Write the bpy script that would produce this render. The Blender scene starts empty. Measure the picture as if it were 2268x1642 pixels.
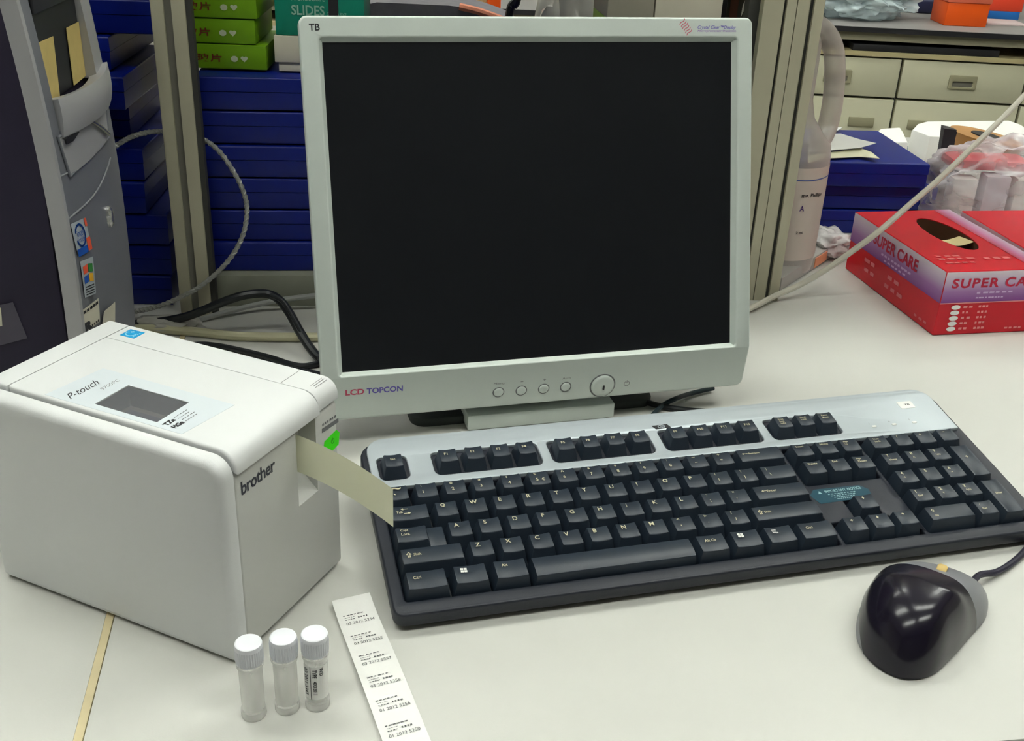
import bpy, bmesh, math, random
from math import sin, cos, pi, radians as R
from mathutils import Vector, Matrix, Euler, noise
random.seed(7)
S = bpy.context.scene
COL = S.collection

# ------------------------------------------------------------------ camera
W_, H_ = 2268, 1642
F_, PITCH, ROLL, CAMZ = 2383.8, .4546, .0457, .4071
_f = Vector((0, cos(PITCH), -sin(PITCH))); _r = Vector((1, 0, 0)); _u = _r.cross(_f)
RIGHT = cos(ROLL)*_r + sin(ROLL)*_u; UP = -sin(ROLL)*_r + cos(ROLL)*_u; FWD = _f
CAM = Vector((0, 0, CAMZ))
cd = bpy.data.cameras.new('camera'); cam = bpy.data.objects.new('camera', cd); COL.objects.link(cam)
cd.sensor_width = 36; cd.sensor_fit = 'HORIZONTAL'; cd.lens = F_/W_*36; cd.clip_start = .02; cd.clip_end = 50
cam.matrix_world = Matrix(((RIGHT.x, UP.x, -FWD.x, CAM.x), (RIGHT.y, UP.y, -FWD.y, CAM.y), (RIGHT.z, UP.z, -FWD.z, CAM.z), (0, 0, 0, 1)))
S.camera = cam
# ------------------------------------------------------------------ exposure, world
S.view_settings.view_transform = 'Standard'
S.view_settings.look = 'None'
S.view_settings.gamma = 1
S.view_settings.use_curve_mapping = False
S.view_settings.exposure = 1.32
LAMP = 13.0
wd = bpy.data.worlds.new('world'); S.world = wd; wd.use_nodes = True
wd.node_tree.nodes['Background'].inputs[0].default_value = (.8, .85, .9, 1)
wd.node_tree.nodes['Background'].inputs[1].default_value = .3

def ray(x, y):
    return RIGHT*((x-W_/2)/F_) + UP*(-(y-H_/2)/F_) + FWD
def A(x, y, z=0.):          # pixel -> point on a level plane
    d = ray(x, y); return CAM + d*((z-CAMZ)/d.z)
def V(x, y, Y):             # pixel -> point on a plane of constant depth
    d = ray(x, y); return CAM + d*(Y/d.y)
def P(x, y, c, n):
    d = ray(x, y); return CAM + d*(((c-CAM).dot(n))/d.dot(n))

# ------------------------------------------------------------------ materials
MATS = {}
def srgb(c):
    return tuple((v/255/12.92) if v/255 <= .04045 else ((v/255+.055)/1.055)**2.4 for v in c)
def mat(name, col, rough=.5, metal=0., spec=.5, var=0., scale=60., bump=0., bscale=400., coat=0., alpha=None, emit=0., trans=0., ior=1.45, lin=False):
    if name in MATS: return MATS[name]
    m = bpy.data.materials.new(name); m.use_nodes = True; nt = m.node_tree; b = nt.nodes['Principled BSDF']
    c = (*(col if lin else srgb(col)), 1)
    b.inputs['Base Color'].default_value = c
    b.inputs['Roughness'].default_value = rough; b.inputs['Metallic'].default_value = metal
    b.inputs['Specular IOR Level'].default_value = spec; b.inputs['IOR'].default_value = ior
    b.inputs['Coat Weight'].default_value = coat; b.inputs['Coat Roughness'].default_value = .08
    b.inputs['Transmission Weight'].default_value = trans
    if alpha is not None: b.inputs['Alpha'].default_value = alpha
    if emit: b.inputs['Emission Color'].default_value = c; b.inputs['Emission Strength'].default_value = emit
    tc = nt.nodes.new('ShaderNodeTexCoord')
    if var:
        n = nt.nodes.new('ShaderNodeTexNoise'); n.inputs['Scale'].default_value = scale; n.inputs['Detail'].default_value = 4
        nt.links.new(tc.outputs['Object'], n.inputs['Vector'])
        rp = nt.nodes.new('ShaderNodeValToRGB')
        rp.color_ramp.elements[0].position = .3; rp.color_ramp.elements[1].position = .7
        rp.color_ramp.elements[0].color = (*[v*(1-var) for v in c[:3]], 1); rp.color_ramp.elements[1].color = (*[min(1, v*(1+var)) for v in c[:3]], 1)
        nt.links.new(n.outputs['Fac'], rp.inputs['Fac']); nt.links.new(rp.outputs['Color'], b.inputs['Base Color'])
    if bump:
        n = nt.nodes.new('ShaderNodeTexNoise'); n.inputs['Scale'].default_value = bscale; n.inputs['Detail'].default_value = 2
        nt.links.new(tc.outputs['Object'], n.inputs['Vector'])
        bp = nt.nodes.new('ShaderNodeBump'); bp.inputs['Strength'].default_value = bump; bp.inputs['Distance'].default_value = .0006
        nt.links.new(n.outputs['Fac'], bp.inputs['Height']); nt.links.new(bp.outputs['Normal'], b.inputs['Normal'])
    MATS[name] = m; return m
def grad_mat(name, stops, axis=2, lo=0., hi=1., rough=.3, spec=.5):
    m = bpy.data.materials.new(name); m.use_nodes = True; nt = m.node_tree; b = nt.nodes['Principled BSDF']
    b.inputs['Roughness'].default_value = rough; b.inputs['Specular IOR Level'].default_value = spec
    tc = nt.nodes.new('ShaderNodeTexCoord'); sx = nt.nodes.new('ShaderNodeSeparateXYZ'); mr = nt.nodes.new('ShaderNodeMapRange'); rp = nt.nodes.new('ShaderNodeValToRGB')
    mr.inputs['From Min'].default_value = lo; mr.inputs['From Max'].default_value = hi
    nt.links.new(tc.outputs['Object'], sx.inputs[0]); nt.links.new(sx.outputs[axis], mr.inputs['Value']); nt.links.new(mr.outputs[0], rp.inputs[0]); nt.links.new(rp.outputs[0], b.inputs['Base Color'])
    e = rp.color_ramp.elements
    while len(e) > 1: e.remove(e[0])
    e[0].position = stops[0][0]; e[0].color = (*srgb(stops[0][1]), 1)
    for p, c in stops[1:]:
        k = e.new(p); k.color = (*srgb(c), 1)
    MATS[name] = m; return m
def film_mat(name, col, opacity, rough=.15, bump=0., bscale=60.):
    """thin clear plastic: part see-through, part glossy milky film"""
    m = bpy.data.materials.new(name); m.use_nodes = True; nt = m.node_tree; b = nt.nodes['Principled BSDF']; out = nt.nodes['Material Output']
    b.inputs['Base Color'].default_value = (*srgb(col), 1); b.inputs['Roughness'].default_value = rough
    t = nt.nodes.new('ShaderNodeBsdfTransparent'); mx = nt.nodes.new('ShaderNodeMixShader'); mx.inputs[0].default_value = opacity
    lw = nt.nodes.new('ShaderNodeLayerWeight'); lw.inputs['Blend'].default_value = .35
    ma = nt.nodes.new('ShaderNodeMath'); ma.operation = 'MULTIPLY_ADD'; ma.inputs[1].default_value = 1-opacity; ma.inputs[2].default_value = opacity
    ma.use_clamp = True
    nt.links.new(lw.outputs['Facing'], ma.inputs[0]); nt.links.new(ma.outputs[0], mx.inputs[0])
    if bump:
        tc = nt.nodes.new('ShaderNodeTexCoord'); n = nt.nodes.new('ShaderNodeTexNoise'); n.inputs['Scale'].default_value = bscale
        bp = nt.nodes.new('ShaderNodeBump'); bp.inputs['Strength'].default_value = bump; bp.inputs['Distance'].default_value = .01
        nt.links.new(tc.outputs['Object'], n.inputs['Vector']); nt.links.new(n.outputs['Fac'], bp.inputs['Height']); nt.links.new(bp.outputs['Normal'], b.inputs['Normal'])
    nt.links.new(t.outputs[0], mx.inputs[1]); nt.links.new(b.outputs[0], mx.inputs[2]); nt.links.new(mx.outputs[0], out.inputs[0])
    MATS[name] = m; return m

M_worktop = mat('worktop_laminate', (206, 206, 200), .42, var=.02, scale=9, bump=.05, bscale=900)
M_joint = mat('joint_sealant', (214, 200, 160), .6, var=.05)
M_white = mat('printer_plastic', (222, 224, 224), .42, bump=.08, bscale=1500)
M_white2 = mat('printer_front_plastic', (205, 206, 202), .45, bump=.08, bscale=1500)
M_silver = mat('bezel_silver', (212, 221, 215), .4, metal=.1, spec=.5, bump=.05, bscale=1800)
M_silver2 = mat('keyboard_silver', (188, 197, 203), .38, metal=.3, spec=.5, bump=.05, bscale=1800)
M_lcd = mat('screen_panel', (18, 20, 25), .36, spec=.45)
M_black = mat('keyboard_black', (34, 38, 48), .42, spec=.5, bump=.08, bscale=1400)
M_key = mat('key_black', (36, 46, 58), .38, spec=.6, bump=.06, bscale=1400)
M_legend = mat('key_legend', (214, 206, 172), .6)
M_legw = mat('key_legend_white', (235, 235, 230), .6)
M_cable_b = mat('cable_black', (22, 26, 30), .38)
M_cable_w = mat('cable_white', (200, 196, 182), .45)
M_cable_g = mat('cable_grey', (130, 132, 130), .4)
M_post = mat('rack_post_paint', (188, 184, 160), .5, var=.03, scale=30)
M_groove = mat('rack_groove', (120, 118, 108), .6)
M_gdark = mat('rack_groove_dark', (62, 62, 58), .7)
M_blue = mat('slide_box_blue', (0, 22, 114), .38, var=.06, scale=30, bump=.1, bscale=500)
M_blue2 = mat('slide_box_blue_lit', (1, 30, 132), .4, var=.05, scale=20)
M_green = mat('carton_green', (108, 156, 8), .45, var=.05, scale=20)
M_teal = mat('carton_teal', (0, 128, 104), .5)
M_card = mat('carton_white', (205, 200, 182), .6)
M_paper = mat('paper_white', (240, 240, 236), .6)
M_cream = mat('tape_cream', (243, 242, 224), .5)
M_ink = mat('ink_black', (40, 40, 44), .6)
M_inkg = mat('ink_grey', (120, 122, 124), .6)
M_red = mat('ink_brown_red', (110, 40, 20), .6)
M_pink = mat('ink_pink_red', (205, 80, 110), .6)
M_purp = mat('ink_purple', (110, 100, 190), .6)
M_cyan = mat('sticker_cyan', (30, 165, 225), .4)
M_neon = mat('note_neon_green', (70, 250, 10), .5)
M_dark = mat('dark_plastic', (34, 34, 38), .5)
M_mouse = mat('mouse_shell_black', (24, 20, 34), .22, spec=.4, coat=.12)
M_mgrey = mat('mouse_grey', (134, 136, 140), .38)
M_pcdark = mat('tower_side_navy', (36, 30, 52), .6, var=.06, scale=40, bump=.15, bscale=900)
M_pcsil = mat('tower_silver', (176, 176, 178), .4, metal=.25, bump=.05, bscale=1800)
M_pcsil2 = mat('tower_silver_dark', (128, 130, 138), .42, metal=.3, bump=.05, bscale=1500)
M_yell = mat('masking_tape_yellow', (206, 184, 116), .7, var=.06, scale=80)
M_steel = mat('cable_steel', (165, 166, 160), .35, metal=.3)
M_orange = mat('orange_plastic', (240, 90, 10), .45)
M_far = mat('far_drawer_front', (205, 203, 176), .5)
M_farrail = mat('far_rail', (150, 146, 124), .6)
M_ledge = mat('far_ledge', (188, 176, 134), .6)
M_fartop = mat('far_worktop_grey', (150, 148, 146), .45)
M_handle = mat('far_handle', (160, 156, 128), .5)
M_brown = mat('cardboard_brown', (120, 84, 50), .7)
M_gunit = mat('grey_fabric', (112, 110, 116), .85, var=.08, scale=90)
M_peach = mat('peach_trim', (222, 140, 110), .7)
M_trim = mat('rack_shelf_grey', (134, 136, 122), .55, var=.04, scale=25)
M_ceil = mat('ceiling_tile', (225, 225, 220), .8)
M_wall = mat('wall_paint', (214, 212, 200), .8)
M_floor = mat('floor_vinyl', (120, 118, 112), .5, var=.05)
M_tube = mat('lamp_tube', (252, 255, 250), .5, emit=LAMP)
M_clear = film_mat('vial_plastic', (230, 230, 226), .16, .15)
M_jug = film_mat('jug_plastic', (212, 204, 198), .5, .35)
M_bag = film_mat('bag_plastic', (228, 222, 228), .22, .1, bump=1., bscale=45)
M_bag2 = film_mat('bag_plastic_bluish', (205, 222, 226), .6, .15, bump=.8, bscale=14)
M_window = film_mat('window_pane', (110, 112, 116), .12, .1)

# ------------------------------------------------------------------ object helpers
RM = {}   # world matrix of each root and part
def _link(o, mw, parent=None):
    COL.objects.link(o); RM[o.name] = mw
    if parent is not None:
        o.parent = parent; o.matrix_basis = RM[parent.name].inverted() @ mw
    else:
        o.matrix_world = mw
    return o
def tag(o, label=None, cat=None, group=None, kind=None):
    for k, v in (('label', label), ('category', cat), ('group', group), ('kind', kind)):
        if v: o[k] = v
    return o
def thing(name, label, cat, loc=(0, 0, 0), rz=0., group=None):
    o = bpy.data.objects.new(name, None); o.empty_display_size = .02
    _link(o, Matrix.Translation(loc) @ Matrix.Rotation(rz, 4, 'Z'))
    return tag(o, label, cat, group)
def make(name, bm, mats, parent=None, mw=None, smooth=35):
    me = bpy.data.meshes.new(name)
    if isinstance(bm, bmesh.types.BMesh):
        bm.to_mesh(me); bm.free()
    for m in (mats if isinstance(mats, (list, tuple)) else [mats]): me.materials.append(m)
    if smooth:
        me.shade_smooth(); me.set_sharp_from_angle(angle=R(smooth))
    o = bpy.data.objects.new(name, me)
    return _link(o, mw if mw is not None else (RM[parent.name].copy() if parent is not None else Matrix()), parent)
def struct(name, bm, m, mw=None):
    return tag(make(name, bm, m, None, mw), kind='structure')
def copy_tree(o, mw, parent=None, label=None, group=None):
    c = o.copy(); COL.objects.link(c); RM[c.name] = mw
    if parent is None: c.matrix_world = mw
    else: c.parent = parent; c.matrix_basis = o.matrix_basis.copy()
    if label: c['label'] = label
    if group: c['group'] = group
    for ch in [x for x in bpy.data.objects if x.parent == o]:
        copy_tree(ch, mw @ ch.matrix_basis, c)
    return c
def frame(o, ex, ey):
    ex = Vector(ex).normalized(); ez = ex.cross(Vector(ey)).normalized(); ey = ez.cross(ex); o = Vector(o)
    return Matrix(((ex.x, ey.x, ez.x, o.x), (ex.y, ey.y, ez.y, o.y), (ex.z, ey.z, ez.z, o.z), (0, 0, 0, 1)))
def uv(Mx, px, py, off=0.):
    """pixel -> local point on the plane z=off of a frame"""
    n = Mx.to_3x3() @ Vector((0, 0, 1)); q = P(px, py, Mx @ Vector((0, 0, off)), n)
    return Mx.inverted() @ q
def T(x=0, y=0, z=0): return Matrix.Translation((x, y, z))
def RX(a): return Matrix.Rotation(a, 4, 'X')
def RY(a): return Matrix.Rotation(a, 4, 'Y')
def RZ(a): return Matrix.Rotation(a, 4, 'Z')

# ------------------------------------------------------------------ mesh helpers
def bm_new(): return bmesh.new()
def bm_box(x0, x1, y0, y1, z0, z1, r=0., seg=2, mi=0):
    bm = bmesh.new()
    bmesh.ops.create_cube(bm, size=1)
    for v in bm.verts:
        v.co = Vector(((x0+x1)/2+v.co.x*(x1-x0), (y0+y1)/2+v.co.y*(y1-y0), (z0+z1)/2+v.co.z*(z1-z0)))
    if r: bmesh.ops.bevel(bm, geom=bm.edges[:], offset=r, segments=seg, profile=.5, affect='EDGES')
    for f in bm.faces: f.material_index = mi
    return bm
def bm_prism(poly, z0, z1, r=0., seg=2, mi=0, rtop=True):
    bm = bmesh.new()
    vb = [bm.verts.new((p[0], p[1], z0)) for p in poly]; vt = [bm.verts.new((p[0], p[1], z1)) for p in poly]
    n = len(poly)
    bm.faces.new(list(reversed(vb))); top = bm.faces.new(vt)
    for i in range(n): bm.faces.new((vb[i], vb[(i+1) % n], vt[(i+1) % n], vt[i]))
    bmesh.ops.recalc_face_normals(bm, faces=bm.faces[:])
    if r:
        ed = [e for e in bm.edges if all(v in vt for v in e.verts)]
        if not rtop: ed += [e for e in bm.edges if all(v in vb for v in e.verts)]
        bmesh.ops.bevel(bm, geom=ed, offset=r, segments=seg, profile=.5, affect='EDGES')
    for f in bm.faces: f.material_index = mi
    return bm
def join(*bms):
    out = bms[0]
    for b in bms[1:]:
        vm = {v: out.verts.new(v.co) for v in b.verts}
        for f in b.faces:
            g = out.faces.new([vm[v] for v in f.verts]); g.material_index = f.material_index
        b.free()
    out.normal_update()
    return out
def xf(bm, mx):
    bmesh.ops.transform(bm, matrix=mx, verts=bm.verts[:]); return bm
def rrect(x0, x1, y0, y1, r, n=5):
    rs = r if isinstance(r, (list, tuple)) else [r]*4
    pts = []
    for (cx, cy, a0), rr in zip(((x0, y0, pi), (x1, y0, 1.5*pi), (x1, y1, 0), (x0, y1, .5*pi)), rs):
        if rr <= 0: pts.append((cx, cy)); continue
        ox = cx + (rr if cx == x0 else -rr); oy = cy + (rr if cy == y0 else -rr)
        for i in range(n+1):
            a = a0 + i/n*pi/2; pts.append((ox+rr*cos(a), oy+rr*sin(a)))
    return pts
def catmull(pts, n=10, closed=False):
    pts = [Vector(p) for p in pts]; out = []
    N = len(pts); rng = range(N) if closed else range(N-1)
    for i in rng:
        if closed: p0, p1, p2, p3 = pts[i-1], pts[i], pts[(i+1) % N], pts[(i+2) % N]
        else: p0, p1, p2, p3 = pts[max(i-1, 0)], pts[i], pts[i+1], pts[min(i+2, N-1)]
        for k in range(n):
            t = k/n
            out.append(.5*((2*p1)+(p2-p0)*t+(2*p0-5*p1+4*p2-p3)*t*t+(3*p1-p0-3*p2+p3)*t**3))
    if not closed: out.append(pts[-1])
    return out
def bm_tube(pts, rad, n=10, sm=8, taper=None, twist=0.):
    pts = catmull(pts, sm) if sm else [Vector(p) for p in pts]
    bm = bmesh.new(); rings = []; N = len(pts)
    t0 = (pts[1]-pts[0]).normalized(); ref = Vector((0, 0, 1)) if abs(t0.z) < .9 else Vector((1, 0, 0))
    nx = (ref - t0*ref.dot(t0)).normalized()
    for i, p in enumerate(pts):
        t = (pts[min(i+1, N-1)]-pts[max(i-1, 0)]).normalized()
        nx = (nx - t*nx.dot(t)).normalized(); ny = t.cross(nx)
        rr = rad if taper is None else rad*taper(i/(N-1))
        rings.append([bm.verts.new(p + nx*rr*cos(2*pi*k/n) + ny*rr*sin(2*pi*k/n)) for k in range(n)])
    for a, b in zip(rings, rings[1:]):
        for k in range(n): bm.faces.new((a[k], a[(k+1) % n], b[(k+1) % n], b[k]))
    bm.faces.new(list(reversed(rings[0]))); bm.faces.new(rings[-1])
    bmesh.ops.recalc_face_normals(bm, faces=bm.faces[:])
    return bm
def bm_lathe(prof, n=40, cap=True, rfun=None):
    bm = bmesh.new(); rings = []
    for r, z in prof:
        if r < 1e-6: rings.append([bm.verts.new((0, 0, z))])
        else: rings.append([bm.verts.new(((r if rfun is None else r*rfun(k, z))*cos(2*pi*k/n), (r if rfun is None else r*rfun(k, z))*sin(2*pi*k/n), z)) for k in range(n)])
    for a, b in zip(rings, rings[1:]):
        for k in range(n):
            q = [a[k % len(a)], a[(k+1) % len(a)], b[(k+1) % len(b)], b[k % len(b)]]
            q2 = []
            for v in q:
                if v not in q2: q2.append(v)
            if len(q2) > 2: bm.faces.new(q2)
    bmesh.ops.recalc_face_normals(bm, faces=bm.faces[:])
    return bm
def bm_grid(fn, nu, nv, mi=0):
    bm = bmesh.new(); g = [[bm.verts.new(fn(i/nu, j/nv)) for j in range(nv+1)] for i in range(nu+1)]
    for i in range(nu):
        for j in range(nv): f = bm.faces.new((g[i][j], g[i+1][j], g[i+1][j+1], g[i][j+1])); f.material_index = mi
    bmesh.ops.recalc_face_normals(bm, faces=bm.faces[:])
    return bm
def bm_quad(pts, mi=0):
    bm = bmesh.new(); f = bm.faces.new([bm.verts.new(p) for p in pts]); f.material_index = mi; return bm
def _curve_to_bm(cu):
    o = bpy.data.objects.new('tmp', cu); COL.objects.link(o)
    dg = bpy.context.evaluated_depsgraph_get(); dg.update()
    me = bpy.data.meshes.new_from_object(o.evaluated_get(dg))
    bm = bmesh.new(); bm.from_mesh(me); bpy.data.meshes.remove(me)
    bpy.data.objects.remove(o); bpy.data.curves.remove(cu)
    return bm
def bm_plate(outer, holes, z0, z1, bev=0.):
    """a plate with holes through it, its rims rounded"""
    cu = bpy.data.curves.new('c', 'CURVE'); cu.dimensions = '2D'; cu.fill_mode = 'BOTH'
    cu.extrude = max((z1-z0)/2-bev, 0); cu.bevel_depth = bev; cu.bevel_resolution = 2; cu.offset = -bev
    for loop in [outer]+holes:
        sp = cu.splines.new('POLY'); sp.points.add(len(loop)-1); sp.use_cyclic_u = True
        for p, q in zip(sp.points, loop): p.co = (q[0], q[1], 0, 1)
    bm = _curve_to_bm(cu)
    bmesh.ops.remove_doubles(bm, verts=bm.verts[:], dist=1e-6)
    return xf(bm, T(0, 0, (z0+z1)/2))
_tc = {}
def bm_text(body, w=None, h=None, mi=0, bold=0., shear=0., align='L', space=1., thick=0.):
    """flat lettering in XY fitted into w x h, origin lower left (or centre)"""
    key = (body, bold, shear, space)
    if key not in _tc:
        cu = bpy.data.curves.new('t', 'FONT'); cu.body = body; cu.size = 1; cu.shear = shear; cu.offset = bold; cu.space_character = space; cu.resolution_u = 3
        cu.fill_mode = 'FRONT'
        bm = _curve_to_bm(cu); me = bpy.data.meshes.new('txt'); bm.to_mesh(me); bm.free(); _tc[key] = me
    bm = bmesh.new(); bm.from_mesh(_tc[key])
    if not bm.verts: return bm
    xs = [v.co.x for v in bm.verts]; ys = [v.co.y for v in bm.verts]
    x0, x1, y0, y1 = min(xs), max(xs), min(ys), max(ys)
    sx = w/(x1-x0) if w else None; sy = h/(y1-y0) if h else None
    sx = sx or sy; sy = sy or sx
    for v in bm.verts:
        v.co.x = (v.co.x-x0)*sx; v.co.y = (v.co.y-y0)*sy
        if align == 'C': v.co.x -= (x1-x0)*sx/2; v.co.y -= (y1-y0)*sy/2
    for f in bm.faces: f.material_index = mi
    for f in bm.faces:
        if f.normal.z < 0: f.normal_flip()
    return bm
def boolean(bm, cutter):
    oa = bpy.data.objects.new('a', bpy.data.meshes.new('a')); ob = bpy.data.objects.new('b', bpy.data.meshes.new('b'))
    bm.to_mesh(oa.data); cutter.to_mesh(ob.data); bm.free(); cutter.free(); COL.objects.link(oa); COL.objects.link(ob)
    md = oa.modifiers.new('x', 'BOOLEAN'); md.operation = 'DIFFERENCE'; md.object = ob; md.solver = 'EXACT'
    dg = bpy.context.evaluated_depsgraph_get(); dg.update()
    me = bpy.data.meshes.new_from_object(oa.evaluated_get(dg)); out = bmesh.new(); out.from_mesh(me)
    for o in (oa, ob): m = o.data; bpy.data.objects.remove(o); bpy.data.meshes.remove(m)
    bpy.data.meshes.remove(me)
    return out
def bars(n, w, h, seed, mi=0):
    """a line of illegible small print as dashes"""
    rr = random.Random(seed); bm = bmesh.new(); x = 0
    for i in range(n):
        l = w/n*rr.uniform(.5, .85)
        vs = [bm.verts.new(p) for p in ((x, 0, 0), (x+l, 0, 0), (x+l, h, 0), (x, h, 0))]
        f = bm.faces.new(vs); f.material_index = mi; x += w/n
    return bm

# ================================================================== SETTING
struct('floor', bm_box(-3.2, 4.2, -3, 5.2, -.90, -.88), M_floor)
struct('ceiling', bm_box(-3.2, 4.2, -3, 5.2, 1.98, 2.02), M_ceil)
struct('wall_back', bm_box(-3.2, 4.2, 5.0, 5.1, -.88, 1.98), M_wall)
struct('wall_front', bm_box(-3.2, 4.2, -2.9, -2.8, -.88, 1.98), mat('wall_front_paint', (150, 150, 150), .8))
struct('wall_left', bm_box(-3.1, -3.0, -2.8, 5, -.88, 1.98), M_wall)
struct('wall_right', bm_box(4.0, 4.1, -2.8, 5, -.88, 1.98), M_wall)

def ceiling_lamp(x, y, rz, label):
    t = thing('ceiling_lamp', label, 'lamp', (x, y, 1.935), rz, 'fluorescent lamps on the ceiling')
    fr = bm_box(-.62, .62, -.16, .16, .03, .045)
    for s in (-1, 1): fr = join(fr, bm_box(-.62, .62, s*.16-.006, s*.16+.006, -.03, .045))
    make('lamp_frame', fr, M_ceil, t)
    for s in (-.085, .085):
        make('lamp_tube', bm_tube([(-.59, s, 0), (.59, s, 0)], .016, 12, 0), M_tube, t)
    return t
for k, (x, y, rz) in enumerate([(-.60, -.20, .12), (1.05, .0, .12), (-.80, 1.0, .12), (.90, 1.2, .12), (.1, 2.6, .12), (2.1, 2.8, .12), (-1.9, 2.6, .12)]):
    ceiling_lamp(x, y, rz, 'twin-tube fluorescent lamp on the ceiling')

# ---- the near bench
BY = R(9.0); BD = 1.28                                         # the bench runs a little askew to the view
def bench_pt(s, t): return Vector((.2579, .4219, 0)) + Vector((cos(BY), sin(BY), 0))*s + Vector((-sin(BY), cos(BY), 0))*t
seam0, seam1 = A(236, 1395), A(172, 1642)
sd = (seam0-seam1).normalized()
def on_edge(p, d, t):                               # where a line from p along d meets bench line t
    n = Vector((-sin(BY), cos(BY), 0)); return p + d*((t-(p-bench_pt(0, 0)).dot(n))/d.dot(n))
q0, q1 = on_edge(seam1, sd, 0), on_edge(seam1, sd, BD)
ft, bk = bench_pt(.95, 0), bench_pt(.95, BD)
fl, bl = bench_pt(-1.5, 0), bench_pt(-1.5, BD)
g = Vector((.0022, 0, 0))
def slab(pts): return bm_prism([(p.x, p.y) for p in pts], -.03, 0., .0015)
wt = thing('lab_bench', 'pale grey laminate lab bench carrying the keyboard, mouse and red cartons', 'bench', (0.3, .9, -.88))
make('worktop', slab([q0+g, ft, bk, q1+g]), M_worktop, wt, Matrix())
def base_unit(a, b, c, d):
    return bm_prism([(p.x, p.y) for p in (a, b, c, d)], -.78, -.0305)
make('cabinet', base_unit(q0+g+Vector((.02, .06, 0)), ft+Vector((-.03, .05, 0)), bk+Vector((-.03, -.03, 0)), q1+g+Vector((.02, -.03, 0))), M_far, wt, Matrix())
make('plinth', bm_prism([(p.x, p.y) for p in (q0+g+Vector((.05, .12, 0)), ft+Vector((-.06, .1, 0)), bk+Vector((-.06, -.1, 0)), q1+g+Vector((.05, -.1, 0)))], -.88, -.781), M_dark, wt, Matrix())
wt2 = thing('lab_bench', 'pale grey lab bench left of the cream seam, under the label printer', 'bench', (-.9, .8, -.88))
make('worktop', slab([fl, q0-g, q1-g, bl]), M_worktop, wt2, Matrix())
make('cabinet', base_unit(fl+Vector((.03, .05, 0)), q0-g+Vector((-.02, .06, 0)), q1-g+Vector((-.02, -.03, 0)), bl+Vector((.03, -.03, 0))), M_far, wt2, Matrix())
make('plinth', bm_prism([(p.x, p.y) for p in (fl+Vector((.06, .1, 0)), q0-g+Vector((-.05, .12, 0)), q1-g+Vector((-.05, -.1, 0)), bl+Vector((.06, -.1, 0)))], -.88, -.781), M_dark, wt2, Matrix())
struct('trim_1', bm_prism([(p.x, p.y) for p in (q0-g, q0+g, q1+g, q1-g)], -.03, .0004), M_joint)

# ================================================================== KEYBOARD
KS = .9815
K0 = CAM + (Vector((-.0791, .5838, .029))-CAM)*KS
ka, kt = .2799, .167
kroot = thing('keyboard', 'black and silver computer keyboard lying in front of the monitor', 'keyboard', (K0.x, K0.y, 0), ka)
KM = T(*K0) @ RZ(ka) @ RX(kt) @ Matrix.Scale(KS*.001, 4)      # local millimetres, key tops at z = 0
def kmake(name, bm, mats, parent=kroot, off=(0, 0, 0), smooth=35):
    xf(bm, Matrix.Scale(KS*.001, 4))
    return make(name, bm, mats, parent, T(*K0) @ RZ(ka) @ RX(kt) @ T(*[v*KS*.001 for v in off]), smooth)
U = 19.05
kb_out = rrect(-8, 441.5, -96.5, 62, [7, 7, 16, 16], 6)
body = bm_prism(rrect(-6, 439, -94, 60, [8, 8, 15, 15], 6), -20, -14.9, 1.5, 2, rtop=False)
kmake('body', body, M_black)
def mr(x0, x1, y0, y1, r=2): return rrect(x0*U+.2, x1*U-.2, y0*U, y1*U, r, 3)
wells = [mr(0, 15.03, -4.5, .56), mr(15.2, 18.3, -1.52, .56), mr(18.45, 22.5, -4.5, .56),
         [(15.2*U, -4.5*U), (18.3*U, -4.5*U), (18.3*U, -3.48*U), (17.3*U, -3.48*U), (17.3*U, -2.48*U), (16.2*U, -2.48*U), (16.2*U, -3.48*U), (15.2*U, -3.48*U)]]
kmake('deck', bm_plate(kb_out, wells, -17, -7, 1.6), M_black)
fx = [11.6, 48.8, 66.9, 85.1, 103.2, 131.2, 149.5, 167.8, 186.2, 215.0, 233.4, 251.7, 270.1, 298.4, 316.0, 333.5]
def hole(a, b): return rrect(a, b, 18.2, 42.0, [5, 5, 3.5, 3.5], 4)
sil = [rrect(-3.5, 437.5, 11.3, 61.8, [1, 1, 13, 13], 6)][0]
kmake('silver_panel', bm_plate(sil, [hole(1.5, 22), hole(38.5, 114), hole(121, 197), hole(204.6, 281), hole(288, 345)], -9, -4.6, .7), M_silver2)
kmake('panel_recess', bm_box(0, 347, 16, 44, -11, -8.5), M_black)

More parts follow.
